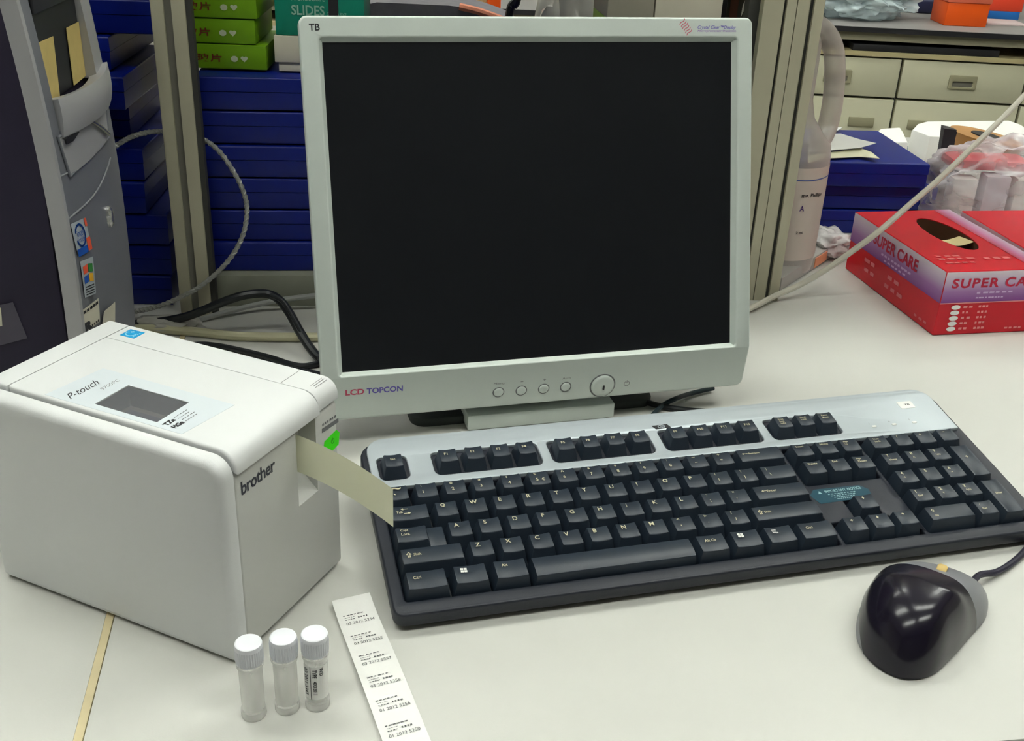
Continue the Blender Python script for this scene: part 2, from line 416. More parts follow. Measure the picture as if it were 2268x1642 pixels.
def key_bm(w, d, top_in=4.6, htop=0., hbot=-12.5, front=2.6, back=1.6, fshift=0.):
    """key cap: flared skirt, dished top; centred in x,y, millimetres"""
    n = 6; tw = w/2-top_in/2-.5; bm = bmesh.new()
    y0, y1 = -d/2+front+1.2, d/2-back-.9
    if d > 25: y0, y1 = -d/2+2.9, d/2-2.4
    dish = .75 if w < 30 else .0
    fr, bk_ = [], []
    for i in range(n+1):
        t = i/n*2-1; z = htop - dish*(1-t*t)
        fr.append(bm.verts.new((t*tw, y0, z))); bk_.append(bm.verts.new((t*tw, y1, z+.25)))
    bx = w/2-.45
    b = [bm.verts.new(p) for p in ((-bx, -d/2+.45, hbot), (bx, -d/2+.45, hbot), (bx, d/2-.45, hbot), (-bx, d/2-.45, hbot))]
    for i in range(n): bm.faces.new((fr[i], fr[i+1], bk_[i+1], bk_[i]))
    bm.faces.new([b[0], b[1]]+list(reversed(fr))); bm.faces.new([b[2], b[3]]+bk_)
    bm.faces.new((b[1], b[2], bk_[-1], fr[-1])); bm.faces.new((b[3], b[0], fr[0], bk_[0]))
    top = set(fr+bk_); corners = {fr[0], fr[-1], bk_[0], bk_[-1]}
    ed = [e for e in bm.edges if (e.verts[0] in top and e.verts[1] in top and not ((e.verts[0] in fr) != (e.verts[1] in fr) and not (e.verts[0] in corners and e.verts[1] in corners)))]
    ed += [e for e in bm.edges if (e.verts[0] in corners) != (e.verts[1] in corners) and (e.verts[0] in b or e.verts[1] in b)]
    bmesh.ops.recalc_face_normals(bm, faces=bm.faces[:])
    bmesh.ops.bevel(bm, geom=ed, offset=.75, segments=2, profile=.5, affect='EDGES')
    bmesh.ops.recalc_face_normals(bm, faces=bm.faces[:])
    return bm
def legend(bm, items, w, mi=1):
    """items: (text, x from left edge of the top, y from centre, height[, width[, material]])"""
    x0 = -w/2+3.6
    for it in items:
        t, x, y, h = it[:4]; wd = it[4] if len(it) > 4 else None; m = it[5] if len(it) > 5 else mi
        b = bm_text(t, wd, h, m, bold=.012)
        bm = join(bm, xf(b, T(x0+x, y-h/2, .34)))
    return bm
def arrow(bm, x, y, l, ang, mi=1, th=.5, hd=1.6):
    pts = [(0, -th/2), (l-hd, -th/2), (l-hd, -hd/2-.2), (l, 0), (l-hd, hd/2+.2), (l-hd, th/2), (0, th/2)]
    b = bmesh.new(); f = b.faces.new([b.verts.new((p[0], p[1], 0)) for p in pts]); f.material_index = mi
    return join(bm, xf(b, T(x, y, .36) @ RZ(ang)))
def put_key(cx, cy, w, items=(), d=18.6, name='key', arrows=(), z=0., extra=None, **kw):
    bm = key_bm(w, d, **kw); bm = legend(bm, items, w)
    for a in arrows: bm = arrow(bm, *a)
    if extra: bm = extra(bm, w)
    return kmake(name, bm, [M_key, M_legend, M_legw], kroot, (cx, cy, z))
def U_(x): return x*U
# function row
fl_ = ['Esc']+['F%d' % i for i in range(1, 13)]
for i, x in enumerate(fx):
    if i < 13: it = [(fl_[i], 2.6 if i else 3.4, 1.2, 2.3 if i else 1.9)]
    else:
        l = [('Print', 'Scrn', 'SysRq'), ('Scroll', 'Lock'), ('Pause', 'Break')][i-13]
        it = [(t, 2.2, 3.0-2.4*k, 1.6) for k, t in enumerate(l)]
    put_key(x, 29.2, 18.0, it, d=18.2, hbot=-12, top_in=5.4, z=2.6)
# number row
sh = '~!@#$%^&*()_+'; lo = '`1234567890-='
for i in range(13):
    it = [(sh[i], 2.6, 4.0, 2.0), (lo[i], 3.0, -1.4, 2.8 if lo[i] not in "`-=" else (.5 if lo[i] == '-' else 1.2))]
    if sh[i] == '_': it[0] = ('_', 2.6, 4.0, .45, 2.4)
    if lo[i] == '-': it[1] = ('-', 3.0, -1.4, .45, 2.0)
    if lo[i] == '5': it.append(('€', 7.0, -1.6, 2.6))
    put_key(U_(i+.5), 0, U, it, z=0)
put_key(U_(14), 0, 2*U, [('Backspace', 7, 1.6, 1.9)], arrows=[(4.4-2*U/2+5.5, 1.9, 4.6, pi)])
# letter rows
def row(y, x0, s, z):
    for i, ch in enumerate(s):
        if ch in ';,./[]\'':
            up, dn = {';': ':;', '\'': '"\'', ',': '<,', '.': '>.', '/': '?/', '[': '{[', ']': '}]'}[ch]
            hs = {'"': 1.3, ':': 2.2, '<': 2.0, '>': 2.0}.get(up, 2.6); hl = {'\'': 1.2, ',': 1.3, '.': .6, ';': 2.4}.get(dn, 2.8)
            it = [(up, 2.4, 4.2, hs), (dn, 3.2, -1.6, hl)]
        else: it = [(ch, 2.2, 3.2, 3.3)]
        ex = None
        put_key(U_(x0+i+.5), y, U, it, z=z)
put_key(U_(.75), -U, 1.5*U, [('Tab', 2.0, 1.0, 2.0)], arrows=[(-1.0, 3.4, 4.5, pi), (0-4.0, -.6, 4.5, 0)], z=-.3)
row(-U, 1.5, 'QWERTYUIOP[]', -.3)
put_key(U_(14.25), -U, 1.5*U, [('|', 2.6, 3.6, 3.0), ('\\', 3.2, -1.6, 3.0)], z=-.3)
# caps lock: short raised top and a lower step on its right
cb = key_bm(1.28*U, 18.6); cb = legend(cb, [('Caps', 2.0, 3.6, 2.3), ('Lock', 2.0, .4, 2.0)], 1.28*U)
cb = xf(cb, T(-.235*U, 0, 0)); cb = join(cb, bm_box(.3*U, .86*U, -8.6, 8.4, -12.5, -4.2, .8))
kmake('key', cb, [M_key, M_legend], kroot, (U_(.875), -2*U, -.4))
row(-2*U, 1.75, "ASDFGHJKL;'", -.4)
put_key(U_(13.875), -2*U, 2.25*U, [('Enter', 8, 1.6, 2.2)], arrows=[(-9.6, 1.8, 4.4, pi)], z=-.4)
def shift_arrow(bm, w):
    x0 = -w/2+3.6
    b = bm_plate([(1.6, 3.9), (3.4, 1.6), (2.5, 1.6), (2.5, -.6), (.7, -.6), (.7, 1.6), (-.2, 1.6)], [[(1.6, 3.1), (.9, 2.1), (1.2, 2.1), (1.2, 0), (2.0, 0), (2.0, 2.1), (2.3, 2.1)]], 0, .05)
    for f in b.faces: f.material_index = 1
    return join(bm, xf(b, T(x0+2, 0, .34)))
put_key(U_(1.125), -3*U, 2.25*U, [('Shift', 6.4, 1.4, 2.0)], z=-.3, extra=shift_arrow)
row(-3*U, 2.25, 'ZXCVBNM,./', -.3)
put_key(U_(13.625), -3*U, 2.75*U, [('Shift', 6.4, 1.4, 2.0)], z=-.3, extra=shift_arrow)
# bottom row
def flag(bm, w):
    x0 = -w/2+6.5
    for i in (0, 1):
        for j in (0, 1):
            b = bm_quad([(i*2.1, j*1.9-.2*i, 0), (i*2.1+1.8, j*1.9-.2*i-.25, 0), (i*2.1+2.0, j*1.9-.2*i+1.4, 0), (i*2.1+.2, j*1.9-.2*i+1.6, 0)], 2)
            bm = join(bm, xf(b, T(x0, 1.0, .34)))
    return bm
def menu_ic(bm, w):
    x0 = -w/2+6.8
    for k in range(3):
        bm = join(bm, xf(bm_quad([(0, 0, 0), (3.0, -.2, 0), (3.0, .4, 0), (0, .6, 0)], 2), T(x0, 1.0+k*1.1, .34)))
    return join(bm, xf(bm_quad([(0, 0, 0), (1.8, .9, 0), (.9, 1.1, 0), (.7, 1.9, 0)], 2), T(x0+2.2, .2, .38) @ RZ(-.5)))
zb = -.2
x = 0
for wu, it, ex in [(1.5, [('Ctrl', 2.8, 1.4, 2.2)], None), (1.3, [], flag), (1.3, [('Alt', 3.4, 2.6, 2.2)], None), (5.65, [], None), (1.25, [('Alt Gr', 3.4, 1.6, 2.2)], None), (1.25, [], flag), (1.25, [], menu_ic), (1.5, [('Ctrl', 3.4, 1.8, 2.2)], None)]:
    w = wu*U
    if wu > 5:
        # space bar: long, convex, with a flat front face
        prof = [(-9.2, -12.5), (-8.6, -3.2), (-7.6, -1.6), (-4, -.6), (0, -.35), (4, -.5), (6.6, -1.1), (8.6, -12.5)]
        bm = bmesh.new(); L = w/2-.5; a = [bm.verts.new((-L+(0 if p[1] < -10 else 1.6), p[0], p[1])) for p in prof]; b = [bm.verts.new((L-(0 if p[1] < -10 else 1.6), p[0], p[1])) for p in prof]
        for i in range(len(prof)-1): bm.faces.new((a[i], b[i], b[i+1], a[i+1]))
        bm.faces.new(a); bm.faces.new(list(reversed(b))); bmesh.ops.recalc_face_normals(bm, faces=bm.faces[:])
        kmake('space_bar', bm, [M_key], kroot, (x+w/2, -4*U, zb), smooth=30)
    else:
        put_key(x+w/2, -4*U, w, it, z=zb, extra=ex, front=1.2)
    x += w
# navigation block
for r_, names in enumerate([('Insert', 'Home', 'Page|Up'), ('Delete', 'End', 'Page|Down')]):
    for c_, nm in enumerate(names):
        l = nm.split('|'); put_key(U_(15.75+c_), -r_*U, U, [(t, 1.8, 3.6-2.7*k, 1.9) for k, t in enumerate(l)])
for (x_, y_, ang) in [(16.75, -3, pi/2), (15.75, -4, pi), (16.75, -4, -pi/2), (17.75, -4, 0)]:
    put_key(U_(x_), y_*U, U, arrows=[(-2.6+(2.4 if ang == pi else 0)+(1.2 if abs(abs(ang)-pi/2) < .1 else 0), 3.4 - (1.2 if ang > 1 and ang < 2 else -1.2 if ang < 0 else 0), 2.6, ang)], z=-.2, hbot=-12.5)
# number pad
for (x_, y_, t) in [(19, 0, 'Num|Lock'), (20, 0, '/'), (21, 0, '*'), (22, 0, '-'), (19, -1, '7|Home'), (20, -1, '8|^'), (21, -1, '9|PgUp'), (19, -2, '4|<'), (20, -2, '5'), (21, -2, '6|>'), (19, -3, '1|End'), (20, -3, '2|v'), (21, -3, '3|PgDn'), (21, -4, '.|Del')]:
    l = t.split('|'); it = []
    for k, s in enumerate(l):
        hh = 2.8 if len(s) == 1 and k == 0 else 1.7
        if s == '-': it.append((s, 3, 3.6, .45, 2)); continue
        if s == '.': hh = .6
        if s == '*': hh = 1.8
        if s in '^<>v' and k: hh = 1.5
        it.append((s, 2.2, 3.4-4.2*k if len(l[0]) == 1 else 3.4-2.7*k, hh))
    put_key(U_(x_), y_*U, U, it, z=-.2)
put_key(U_(19.5), -4*U, 2*U, [('0', 2.8, 3.2, 2.8), ('Ins', 2.8, -1.6, 1.7)], z=-.2)
put_key(U_(22), -1.5*U, U, [('+', 4, 3.4, 2.2)], d=37.6, z=-.2)
put_key(U_(22), -3.5*U, U, [('Enter', 2.2, 2.4, 1.8)], d=37.6, z=-.2)
# badge, note, lights
lg = bm_prism([(-6.8, 1.8), (5.0, 2.2), (6.8, -1.8), (-5.0, -2.2)], 0, .3); 
lg = join(lg, xf(bm_plate([(2.9*cos(a/24*2*pi), 1.75*sin(a/24*2*pi)) for a in range(24)], [[(2.3*cos(a/24*2*pi), 1.35*sin(a/24*2*pi)) for a in range(24)]], 0, .1), T(0, 0, .35)))
nf = len(lg.faces)
for f in lg.faces:
    f.material_index = 1 if f.calc_center_median().z > .31 else 0
lg = join(lg, xf(bm_text('hp', 2.6, 3.4, 1, bold=.01, shear=.35, align='C'), T(0, -.2, .5)))
kmake('logo_badge', lg, [M_ink, M_silver2], kroot, (210, 45.5, -4.6))
st = join(bm_prism(rrect(-6.2, 6.2, -4.2, 4.2, .8, 3), 0, .2), xf(bm_text('TB', 4.6, 1.9, 1, bold=.02, align='C'), T(.8, 0, .26)))
tag(kmake('name_sticker', st, [M_paper, M_ink], kroot, (411.5, 43.5, -4.6)), 'small white sticker')
for (x_, y_, s) in ((371.6, 22.4, '1'), (388.6, 22.4, 'A'), (406, 22.4, 'S')):
    b = bm_prism(rrect(-2, 2, -1, 1, 1, 4), 0, .35, .15); b = join(b, xf(bm_text(s, None, 1.7, 1, align='C'), T(-2.2, 3.6, .1)))
    kmake('indicator_light', b, [M_legw, M_inkg], kroot, (x_, y_, -4.6))
nt_ = bm_prism([(-21, -1.5), (-18.5, -7), (21.5, -6.2), (23, 1.5), (18, 6.5), (-17, 7), (-22, 2)], 0, .12)
nt_ = join(nt_, xf(bm_text('IMPORTANT NOTICE', 28, 2.6, 1, bold=.02), T(-10, 2.6, .2)), xf(bm_quad([(0, 0, 0), (3, 0, 0), (1.5, 2.8, 0)], 1), T(-15.5, 2.2, .2)))
for k in range(4): nt_ = join(nt_, xf(bars(9, 22-3*k, .75, k+3, 1), T(-9+1.5*k, .4-1.7*k, .2)))
tag(kmake('notice_label', nt_, [mat('notice_teal', (30, 74, 90), .3), mat('notice_text', (150, 186, 190), .5)], kroot, (309.5, -40.8, -7)), 'teal notice label')
for x_ in (35, 400): kmake('foot', bm_box(x_-10, x_+10, 44, 50, -43.5, -20, 1.5), M_black)

# ================================================================== MONITOR
MC = Vector((.016, .762, .1713)); my, mt = .2782, .2826
mex = Vector((cos(my), sin(my), 0)); mn = Vector((-sin(my), cos(my), 0)); mey = Vector((0, 0, 1))*cos(mt)+mn*sin(mt)
MM = frame(MC, mex, mey)                     # x right, y up the screen, z towards the viewer
mroot = thing('monitor', 'silver flat-screen monitor with a switched-off black screen', 'monitor', (MC.x, MC.y+.03, 0), my)
LEAN = .42
def mmake(name, bm, mats, off=(0, 0, 0), rx=0., sc=.001, parent=mroot, smooth=35):
    xf(bm, Matrix.Scale(sc, 4)); x_, y_, z_ = off; lead = T(x_*.001, y_*.001, z_*.001) @ RX(rx)
    if y_ < -118:                            # the lower bezel leans back
        y2 = (y_-117*LEAN*-.185)/(1-.185*LEAN); dz = (-117-y2)*LEAN
        lead = T(x_*.001, y2*.001, (3-dz)*.001) @ RX(math.atan(LEAN)) @ T(0, 0, (z_-3)*.001)
    return make(name, bm, mats, parent, MM @ lead, smooth)
bzl = bm_plate(rrect(-167, 167, -150.8, 131.5, 5.5, 6), [rrect(-154, 154.3, -115.8, 117, 2, 4)], -10, 3, 1.4)
for yc in (-117, -117.8):
    bmesh.ops.bisect_plane(bzl, geom=bzl.verts[:]+bzl.edges[:]+bzl.faces[:], plane_co=(0, yc, 0), plane_no=(0, 1, 0))
for v in bzl.verts:
    if v.co.y < -117: v.co.z -= (-117-v.co.y)*LEAN
mmake('bezel', bzl, M_silver)
# sloping inner lip of the bezel
o_, i_ = [(-154.4, -116.2), (154.7, -116.2), (154.7, 117.4), (-154.4, 117.4)], [(-151.6, -113.6), (151.4, -113.6), (151.4, 114.2), (-151.6, 114.2)]
lip = bmesh.new(); a = [lip.verts.new((*p, 2.4)) for p in o_]; b = [lip.verts.new((*p, -1.5)) for p in i_]
for k in range(4): lip.faces.new((a[k], a[(k+1) % 4], b[(k+1) % 4], b[k]))
mmake('bezel_lip', lip, M_silver, smooth=0)
mmake('screen', bm_box(-153, 153, -115, 115.5, -6, -1.2), M_lcd)
shell = bm_prism(rrect(-165.5, 165.5, -146, 130, 6, 6), -28, -9.8); 
mmake('back_shell', join(shell, bm_prism(rrect(-110, 110, -100, 90, 20, 6), -52, -27.8, 0)), mat('monitor_back', (120, 124, 120), .5))
for (u_, v_) in ((-35.8, -137.2), (-18.0, -137.4), (-.3, -137.4), (17.2, -137.4)):
    d = bm_lathe([(0, 1.6), (1.8, 1.45), (3.2, .9), (3.75, .2), (3.8, -.5)], 28)
    mmake('recess_shade_ring', bm_lathe([(3.6, .12), (4.5, .10), (4.5, -.2)], 28), M_inkg, (u_, v_, 3.0))  # dark ring puts the shade of the button's recess into colour
    mmake('button', d, M_silver, (u_, v_, 3.1))
d = bm_lathe([(0, 3.0), (5.4, 2.8), (8.2, 2.2), (9.2, 1.2), (9.5, -.5)], 40)
mmake('recess_shade_ring', bm_lathe([(9.2, .12), (10.5, .10), (10.5, -.2)], 40), M_inkg, (47.2, -138.8, 3.0))  # grey ring stands in for the shaded recess round the power button
pb = mmake('power_button', d, M_silver, (47.2, -138.8, 3.0))
sl = bm_prism(rrect(-.75, .75, -2.1, 2.1, .7, 4), 0, .3); mmake('power_light', sl, M_dark, (47.2, -138.8, 6.0), parent=pb)
tx = join(bm_text('LCD', 13.5, 5.0, 0, bold=.03), xf(bm_text('TOPCON', 26.5, 5.0, 1, bold=.03), T(15.3, 0, 0)))
mmake('lettering', tx, [M_pink, M_purp], (-150.4, -130.2, 3.08), smooth=0)
mmake('lettering', bm_text('TB', 7.2, 4.6, 0, bold=.02), M_ink, (-160.4, 121.6, 3.08), smooth=0)
for s_, u_, w_, h_ in (('Menu', -35.8, 8, 2), ('-', -18, 2, .5), ('+', -.3, 2.2, 2.2), ('Auto', 17.2, 6.4, 2)):
    mmake('lettering', bm_text(s_, w_, h_, 0, align='C'), M_inkg, (u_, -130.5, 3.08), smooth=0)
ic = bm_plate([(2.3*cos(R(a)), 2.3*sin(R(a))) for a in list(range(120, 421, 15))]+[(1.9*cos(R(a)), 1.9*sin(R(a))) for a in list(range(420, 119, -15))], [], 0, .05)
ic = join(ic, bm_box(-.25, .25, .4, 3, 0, .05)); mmake('power_symbol', ic, M_inkg, (67.2, -138.8, 3.05), smooth=0)
dm = bmesh.new()
for k in range(6):
    t = k*1.55
    dm = join(dm, xf(bm_grid(lambda i, j, t=t: (i*6-3, (j-.5)*.55 + .5*sin(i*6.28), 0), 10, 1), T(t*.72-2.2, 4.0-t*.95, 0) @ RZ(.85)))
mmake('lettering', dm, M_pink, (112.5, 124.2, 3.12), smooth=0)
tx = join(xf(bm_text('Crystal Clear™Display', 31, 3.1, 0, bold=.015, shear=.3), T(0, 2.1, 0)), bm_text('Microprocessor Precision', 31, 2.0, 1, shear=.2), bm_quad([(0, 1.5, 0), (31, 1.5, 0), (31, 1.65, 0), (0, 1.65, 0)], 1))
mmake('lettering', tx, [M_purp, mat('ink_lilac', (170, 140, 200), .6)], (122.5, 120.5, 3.1), smooth=0)
# stand: dark foot, silver front bar, neck
SB = frame((0, 0, 0), mex, mn)
bl_, br_ = A(1035, 927, .011), A(1364, 903, .011)
bar_c = (bl_+br_)/2; bw = (br_-bl_).length
stand = make('stand_base', bm_prism([(q[0]*.001, q[1]*.001) for q in rrect(-100, 100, 14, 165, 12, 5)], 0, .007, .002), mat('stand_dark', (56, 62, 60), .5), mroot, T(bar_c.x, bar_c.y, 0) @ RZ(my))
make('stand_bar', xf(bm_box(-bw/2, bw/2, 0, .05, -.0035, .0035+.006, .0015), T(0, 0, .0035)), M_silver, mroot, T(bar_c.x, bar_c.y, 0) @ RZ(my) @ T(0, 0, .0008))
make('neck', bm_prism([(q[0]*.001, q[1]*.001) for q in rrect(-48, 48, 60, 95, 8, 5)], .006, .13, .003), M_dark, mroot, T(bar_c.x, bar_c.y, 0) @ RZ(my))

# ================================================================== LABEL PRINTER
PF = Vector((-.1402, .4519, 0)); pyaw = .4088
pa = Vector((-cos(pyaw), sin(pyaw), 0)); pb_ = Vector((sin(pyaw), cos(pyaw), 0))
# frame: x = across the front (b), y = towards the back (a reversed sign so frame is right handed), z up
PMX = frame(PF, pb_, pa)       # x=b, y=a, z = b x a
if (PMX.to_3x3() @ Vector((0, 0, 1))).z < 0: raise RuntimeError('printer frame')
proot = thing('label_printer', 'white desktop label printer with a tape coming out of its front slot', 'printer', (PF.x-.06, PF.y+.07, 0), pyaw)
def pmake(name, bm, mats, mx=Matrix(), parent=proot, smooth=35):
    xf(bm, Matrix.Scale(.001, 4)); mm = mx.copy(); mm.translation = mm.translation*.001
    return make(name, bm, mats, parent, PMX @ mm, smooth)
L_, WB, HT = 170.5, 103.8, 128.9
def side_prism(poly, b0, b1, r, rt=True):        # poly in (a, z) -> solid between b0 and b1, rounded on the b0 side
    bm = bm_prism(poly, 0, b1-b0, 0)
    bm.free()
    bm = bm_prism(poly, -b1, -b0, r, 3)
    # local prism (p, q, s) -> (b=-s, a=p, z=q)
    mx = Matrix(((0, 0, -1, 0), (1, 0, 0, 0), (0, 1, 0, 0), (0, 0, 0, 1)))
    xf(bm, mx); bmesh.ops.recalc_face_normals(bm, faces=bm.faces[:]); return bm
plate = side_prism(rrect(.5, 172.5, 1.5, 126.5, [4, 4, 11, 11], 6), -1.5, 8.2, 4.2)
pmake('side_panel', plate, M_white)
bodyp = [(2, 3), (167, 3), (169, 6), (169, 115.5), (1.2, 115.5), (.8, 8)]
body = bm_box(8.8, WB, 1.2, 169, 3, 115.3, 2.2, 3)
cut = bm_prism([(-6, 116), (-6, 64), (2, 69.5), (13, 79), (13, 116)], 0, 1)
cut.free()
cut = bmesh.new(); pr_ = [(-6, 119), (-6, 62), (1.2, 66.5), (13, 78), (13, 119)]
va = [cut.verts.new((62.5, p[0], p[1])) for p in pr_]; vb = [cut.verts.new((81.5, p[0], p[1])) for p in pr_]
cut.faces.new(va); cut.faces.new(list(reversed(vb)))
for k in range(5): cut.faces.new((va[k], va[(k+1) % 5], vb[(k+1) % 5], vb[k]))
bmesh.ops.recalc_face_normals(cut, faces=cut.faces[:])
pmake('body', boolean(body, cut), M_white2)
pmake('slot_lining', join(bm_box(64.5, 79.5, 13.02, 13.3, 80, 112), bm_box(69, 70.2, 12.3, 13.1, 84, 112)), M_dark)
# lid with a rounded front
def lid_profile(a0, a1, zt, zb, rf, n=7):
    pts = [(a1, zb), (a1, zt)]
    for k in range(n+1):
        t = k/n*pi/2; pts.append((a0+rf-rf*sin(t), zt-rf+rf*cos(t)))
    pts.append((a0, zb)); return pts
lid = side_prism(lid_profile(-.6, 152.0, HT, 116, 11.5), 9.6, 83.8, 1.6)
win = bm_box(16.2, 41.6, 54.3, 96.5, 112.5, 140)
lid = boolean(lid, xf(win, Matrix()))
lidp = pmake('lid', lid, M_white)
pmake('rear_cover', side_prism([(152.8, 116), (152.8, HT), (168, HT), (171, HT-3), (171, 116)], 9.6, WB+.2, 1.6), M_white)
s2 = side_prism(lid_profile(.6, 152.0, HT, 117.0, 9), 84.4, WB+.2, .3)
for e in [0]: pass
pmake('edge_cover', s2, M_white)
# grooves drawn by narrow gaps in the edge cover
ln = bm_box(84.6, WB-1.2, 25.3, 25.7, HT, HT+.06); ln = join(ln, bm_box(90, 101, 9.0, 9.25, HT-.1, HT+.03), bm_box(90, 101, 7.4, 7.65, HT-.2, HT), bm_box(90, 101, 5.8, 6.05, HT-.5, HT-.35))
pmake('edge_cover_seams', ln, M_inkg)
# film around the window and the window well
fm = bm_plate([(b_, a_) for a_, b_ in ((127, 11.5), (123.5, 51), (31.5, 51), (35, 12.5))], [[(16.2, 54.3), (41.6, 54.3), (41.6, 96.5), (16.2, 96.5)]], HT, HT+.12)
pmake('window_film', fm, mat('film_pale_blue', (214, 222, 227), .3))
well = bmesh.new()
for (pts) in ([(16.2, 54.3), (41.6, 54.3)], [(41.6, 54.3), (41.6, 96.5)], [(41.6, 96.5), (16.2, 96.5)], [(16.2, 96.5), (16.2, 54.3)]):
    well = join(well, bm_quad([(*pts[0], HT-.5), (*pts[1], HT-.5), (*pts[1], 116.1), (*pts[0], 116.1)]))
pmake('window_well', join(well, bm_quad([(16.2, 54.3, 116.1), (41.6, 54.3, 116.1), (41.6, 96.5, 116.1), (16.2, 96.5, 116.1)])), mat('well_grey', (176, 168, 160), .6), smooth=0)
pmake('tape_cassette', bm_box(17, 32, 56, 88, 116.2, 121, 1), mat('cassette_blue_grey', (110, 110, 130), .5))
pmake('window_pane', bm_box(16.2, 41.6, 54.3, 96.5, HT-.9, HT-.3), M_window)
# lettering on the film: reads along the front edge direction
def ptxt(body, a_, b_, w, h, m, **k):
    return pmake('lettering', bm_text(body, w, h, 0, **k), m, T(b_, a_, HT+.2), smooth=0)
ptxt('P-touch', 111.0, 14.0, 23, 6.2, M_ink, shear=.75)
ptxt('9700PC', 104.0, 30.5, 14, 3.0, M_inkg, shear=.3, bold=-.006)
tz = join(bm_text('TZe', 7.5, 3.6, 0, bold=.06), xf(bm_text('HGe', 7.5, 3.6, 0, bold=.06), T(0, -5.6, 0)))
for k in range(4): tz = join(tz, xf(bars(5, 11-(k % 2)*1.5, .45, 20+k), T(8.8, 2.6-2.5*k, 0)))
pmake('lettering', tz, M_ink, T(15.5, 47, HT+.2), smooth=0)
# energy mark
es = bm_prism([(90.5, 136.5), (100.5, 136.8), (100.2, 147.8), (90.3, 147.5)], HT+.02, HT+.12)
es = join(es, xf(bm_plate([(3.4*cos(R(a)), 3.6*sin(R(a))) for a in range(60, 301, 15)]+[(2.7*cos(R(a)), 2.9*sin(R(a))) for a in range(300, 59, -15)], [], 0, .02), T(95.2, 143.0, HT+.16)),
          xf(bars(4, 7.5, .8, 4), T(91.8, 138.2, HT+.18)), xf(bm_quad([(0, 1.7, 0), (-.5, .5, 0), (-1.7, 0, 0), (-.5, -.5, 0), (0, -1.7, 0), (.5, -.5, 0), (1.7, 0, 0), (.5, .5, 0)]), T(97.6, 143.8, HT+.18)))
for f in es.faces: f.material_index = 1 if f.calc_center_median().z > HT+.13 else 0
tag(pmake('energy_sticker', es, [M_cyan, mat('sticker_pale', (170, 225, 245), .4)], smooth=0), 'cyan square sticker')
# front face lettering; front plane a = 1.2, text frame x=b, y=z
FR = Matrix(((1, 0, 0, 0), (0, 0, -1, 0), (0, 1, 0, 0), (0, 0, 0, 1)))
def pfront(name, bm, m, b_, z_, d=.15, **k):
    mx = Matrix(((1, 0, 0, b_), (0, 0, -1, 1.2-d), (0, 1, 0, z_), (0, 0, 0, 1)))
    return pmake(name, bm, m, mx, smooth=0)
pfront('brand_lettering', bm_text('brother', 29, 8.2, 0, bold=.022, space=.94), mat('brand_ink', (70, 72, 82), .4), 14, 101)
pfront('button_caption', join(bm_quad([(0, 0, 0), (17, -1, 0), (17, 1.8, 0), (0, 2.8, 0)]), xf(bars(6, 15, 1.5, 9), T(.4, 4.2, 0) @ RZ(-.05))), M_inkg, 87.5, 101.6)
gn = bm_prism([(-9.5, -1.5), (-8.0, 3.6), (4.5, 5.2), (7.5, 2.0), (6.2, -5.4), (-3.5, -6.8)], 0, .15)
gi = bm_plate([(1.5*cos(R(a)), 1.7*sin(R(a))) for a in range(120, 421, 20)]+[(1.2*cos(R(a)), 1.4*sin(R(a))) for a in range(420, 119, -20)], [], .2, .22)
gi = join(gi, bm_box(-.15, .15, .2, 2.2, .2, .22))
for f in gi.faces: f.material_index = 1
tag(pfront('power_note', join(gn, gi), [M_neon, mat('note_ink_green', (20, 110, 20), .6)], 97.5, 91.5, .16), 'neon green sticker over the power button')
for a_, b_ in ((12, 16), (12, 94), (155, 16), (155, 94)): pmake('foot', bm_lathe([(0, 0), (6, 0), (6, 3.1), (0, 3.1)], 20), M_dark, T(b_, a_, 0))
# the printed tape that hangs out of the slot
tpts = []
for k in range(15):
    t = k/14; d = -.010+.072*t; q = PF + pb_*(.0655-.0065*max(t, 0)**2.2) - pa*d
    tpts.append((q, .1115-.0125*t**1.6))
tb_ = bmesh.new(); N = len(tpts); vt = []
for q, z in tpts: vt.append([tb_.verts.new((q.x, q.y, z)), tb_.verts.new((q.x, q.y, z-.024))])
for a, b in zip(vt, vt[1:]): tb_.faces.new((a[0], a[1], b[1], b[0]))
bmesh.ops.solidify(tb_, geom=tb_.faces[:], thickness=.0003)
M_tape = mat('tape_translucent', (243, 243, 226), .5)
_nt = M_tape.node_tree; _tl = _nt.nodes.new('ShaderNodeBsdfTranslucent'); _tl.inputs[0].default_value = (*srgb((243, 243, 222)), 1)
_mx = _nt.nodes.new('ShaderNodeMixShader'); _mx.inputs[0].default_value = .45
_nt.links.new(_nt.nodes['Principled BSDF'].outputs[0], _mx.inputs[1]); _nt.links.new(_tl.outputs[0], _mx.inputs[2]); _nt.links.new(_mx.outputs[0], _nt.nodes['Material Output'].inputs[0])
tag(make('label_tape', tb_, M_tape), 'blank cream label tape curling out of the printer slot over the keyboard', 'label tape')

# ================================================================== LOOSE LABEL STRIP
sa, sb, sc_, sd_ = A(735, 1344), A(819, 1325), A(845, 1642), A(952, 1642)
ldir = ((sc_-sa).normalized()+(sd_-sb).normalized()).normalized(); wdir = (sb-sa).normalized()
SW = (sb-sa).length
nrm = Vector((0, 0, 1))
def strip_pt(s, w, lift=0.): return sa + wdir*w + ldir*s + Vector((0, 0, .0006+lift+.0035*max(0, 1-s/.03)**2+.0025*sin(min(s/.14, 1)*pi)))
SL = .150
sbm = bm_grid(lambda i, j: strip_pt(i*SL, j*SW), 24, 2); bmesh.ops.solidify(sbm, geom=sbm.faces[:], thickness=-.0002)
sroot = make('label_strip', sbm, M_paper); tag(sroot, 'white strip of printed labels lying between the vials and the keyboard', 'label strip')
def on_strip(bm, s, w):
    for v in bm.verts: v.co = strip_pt(s - v.co.y, w + v.co.x, .00035)
    return bm
lines = bmesh.new()
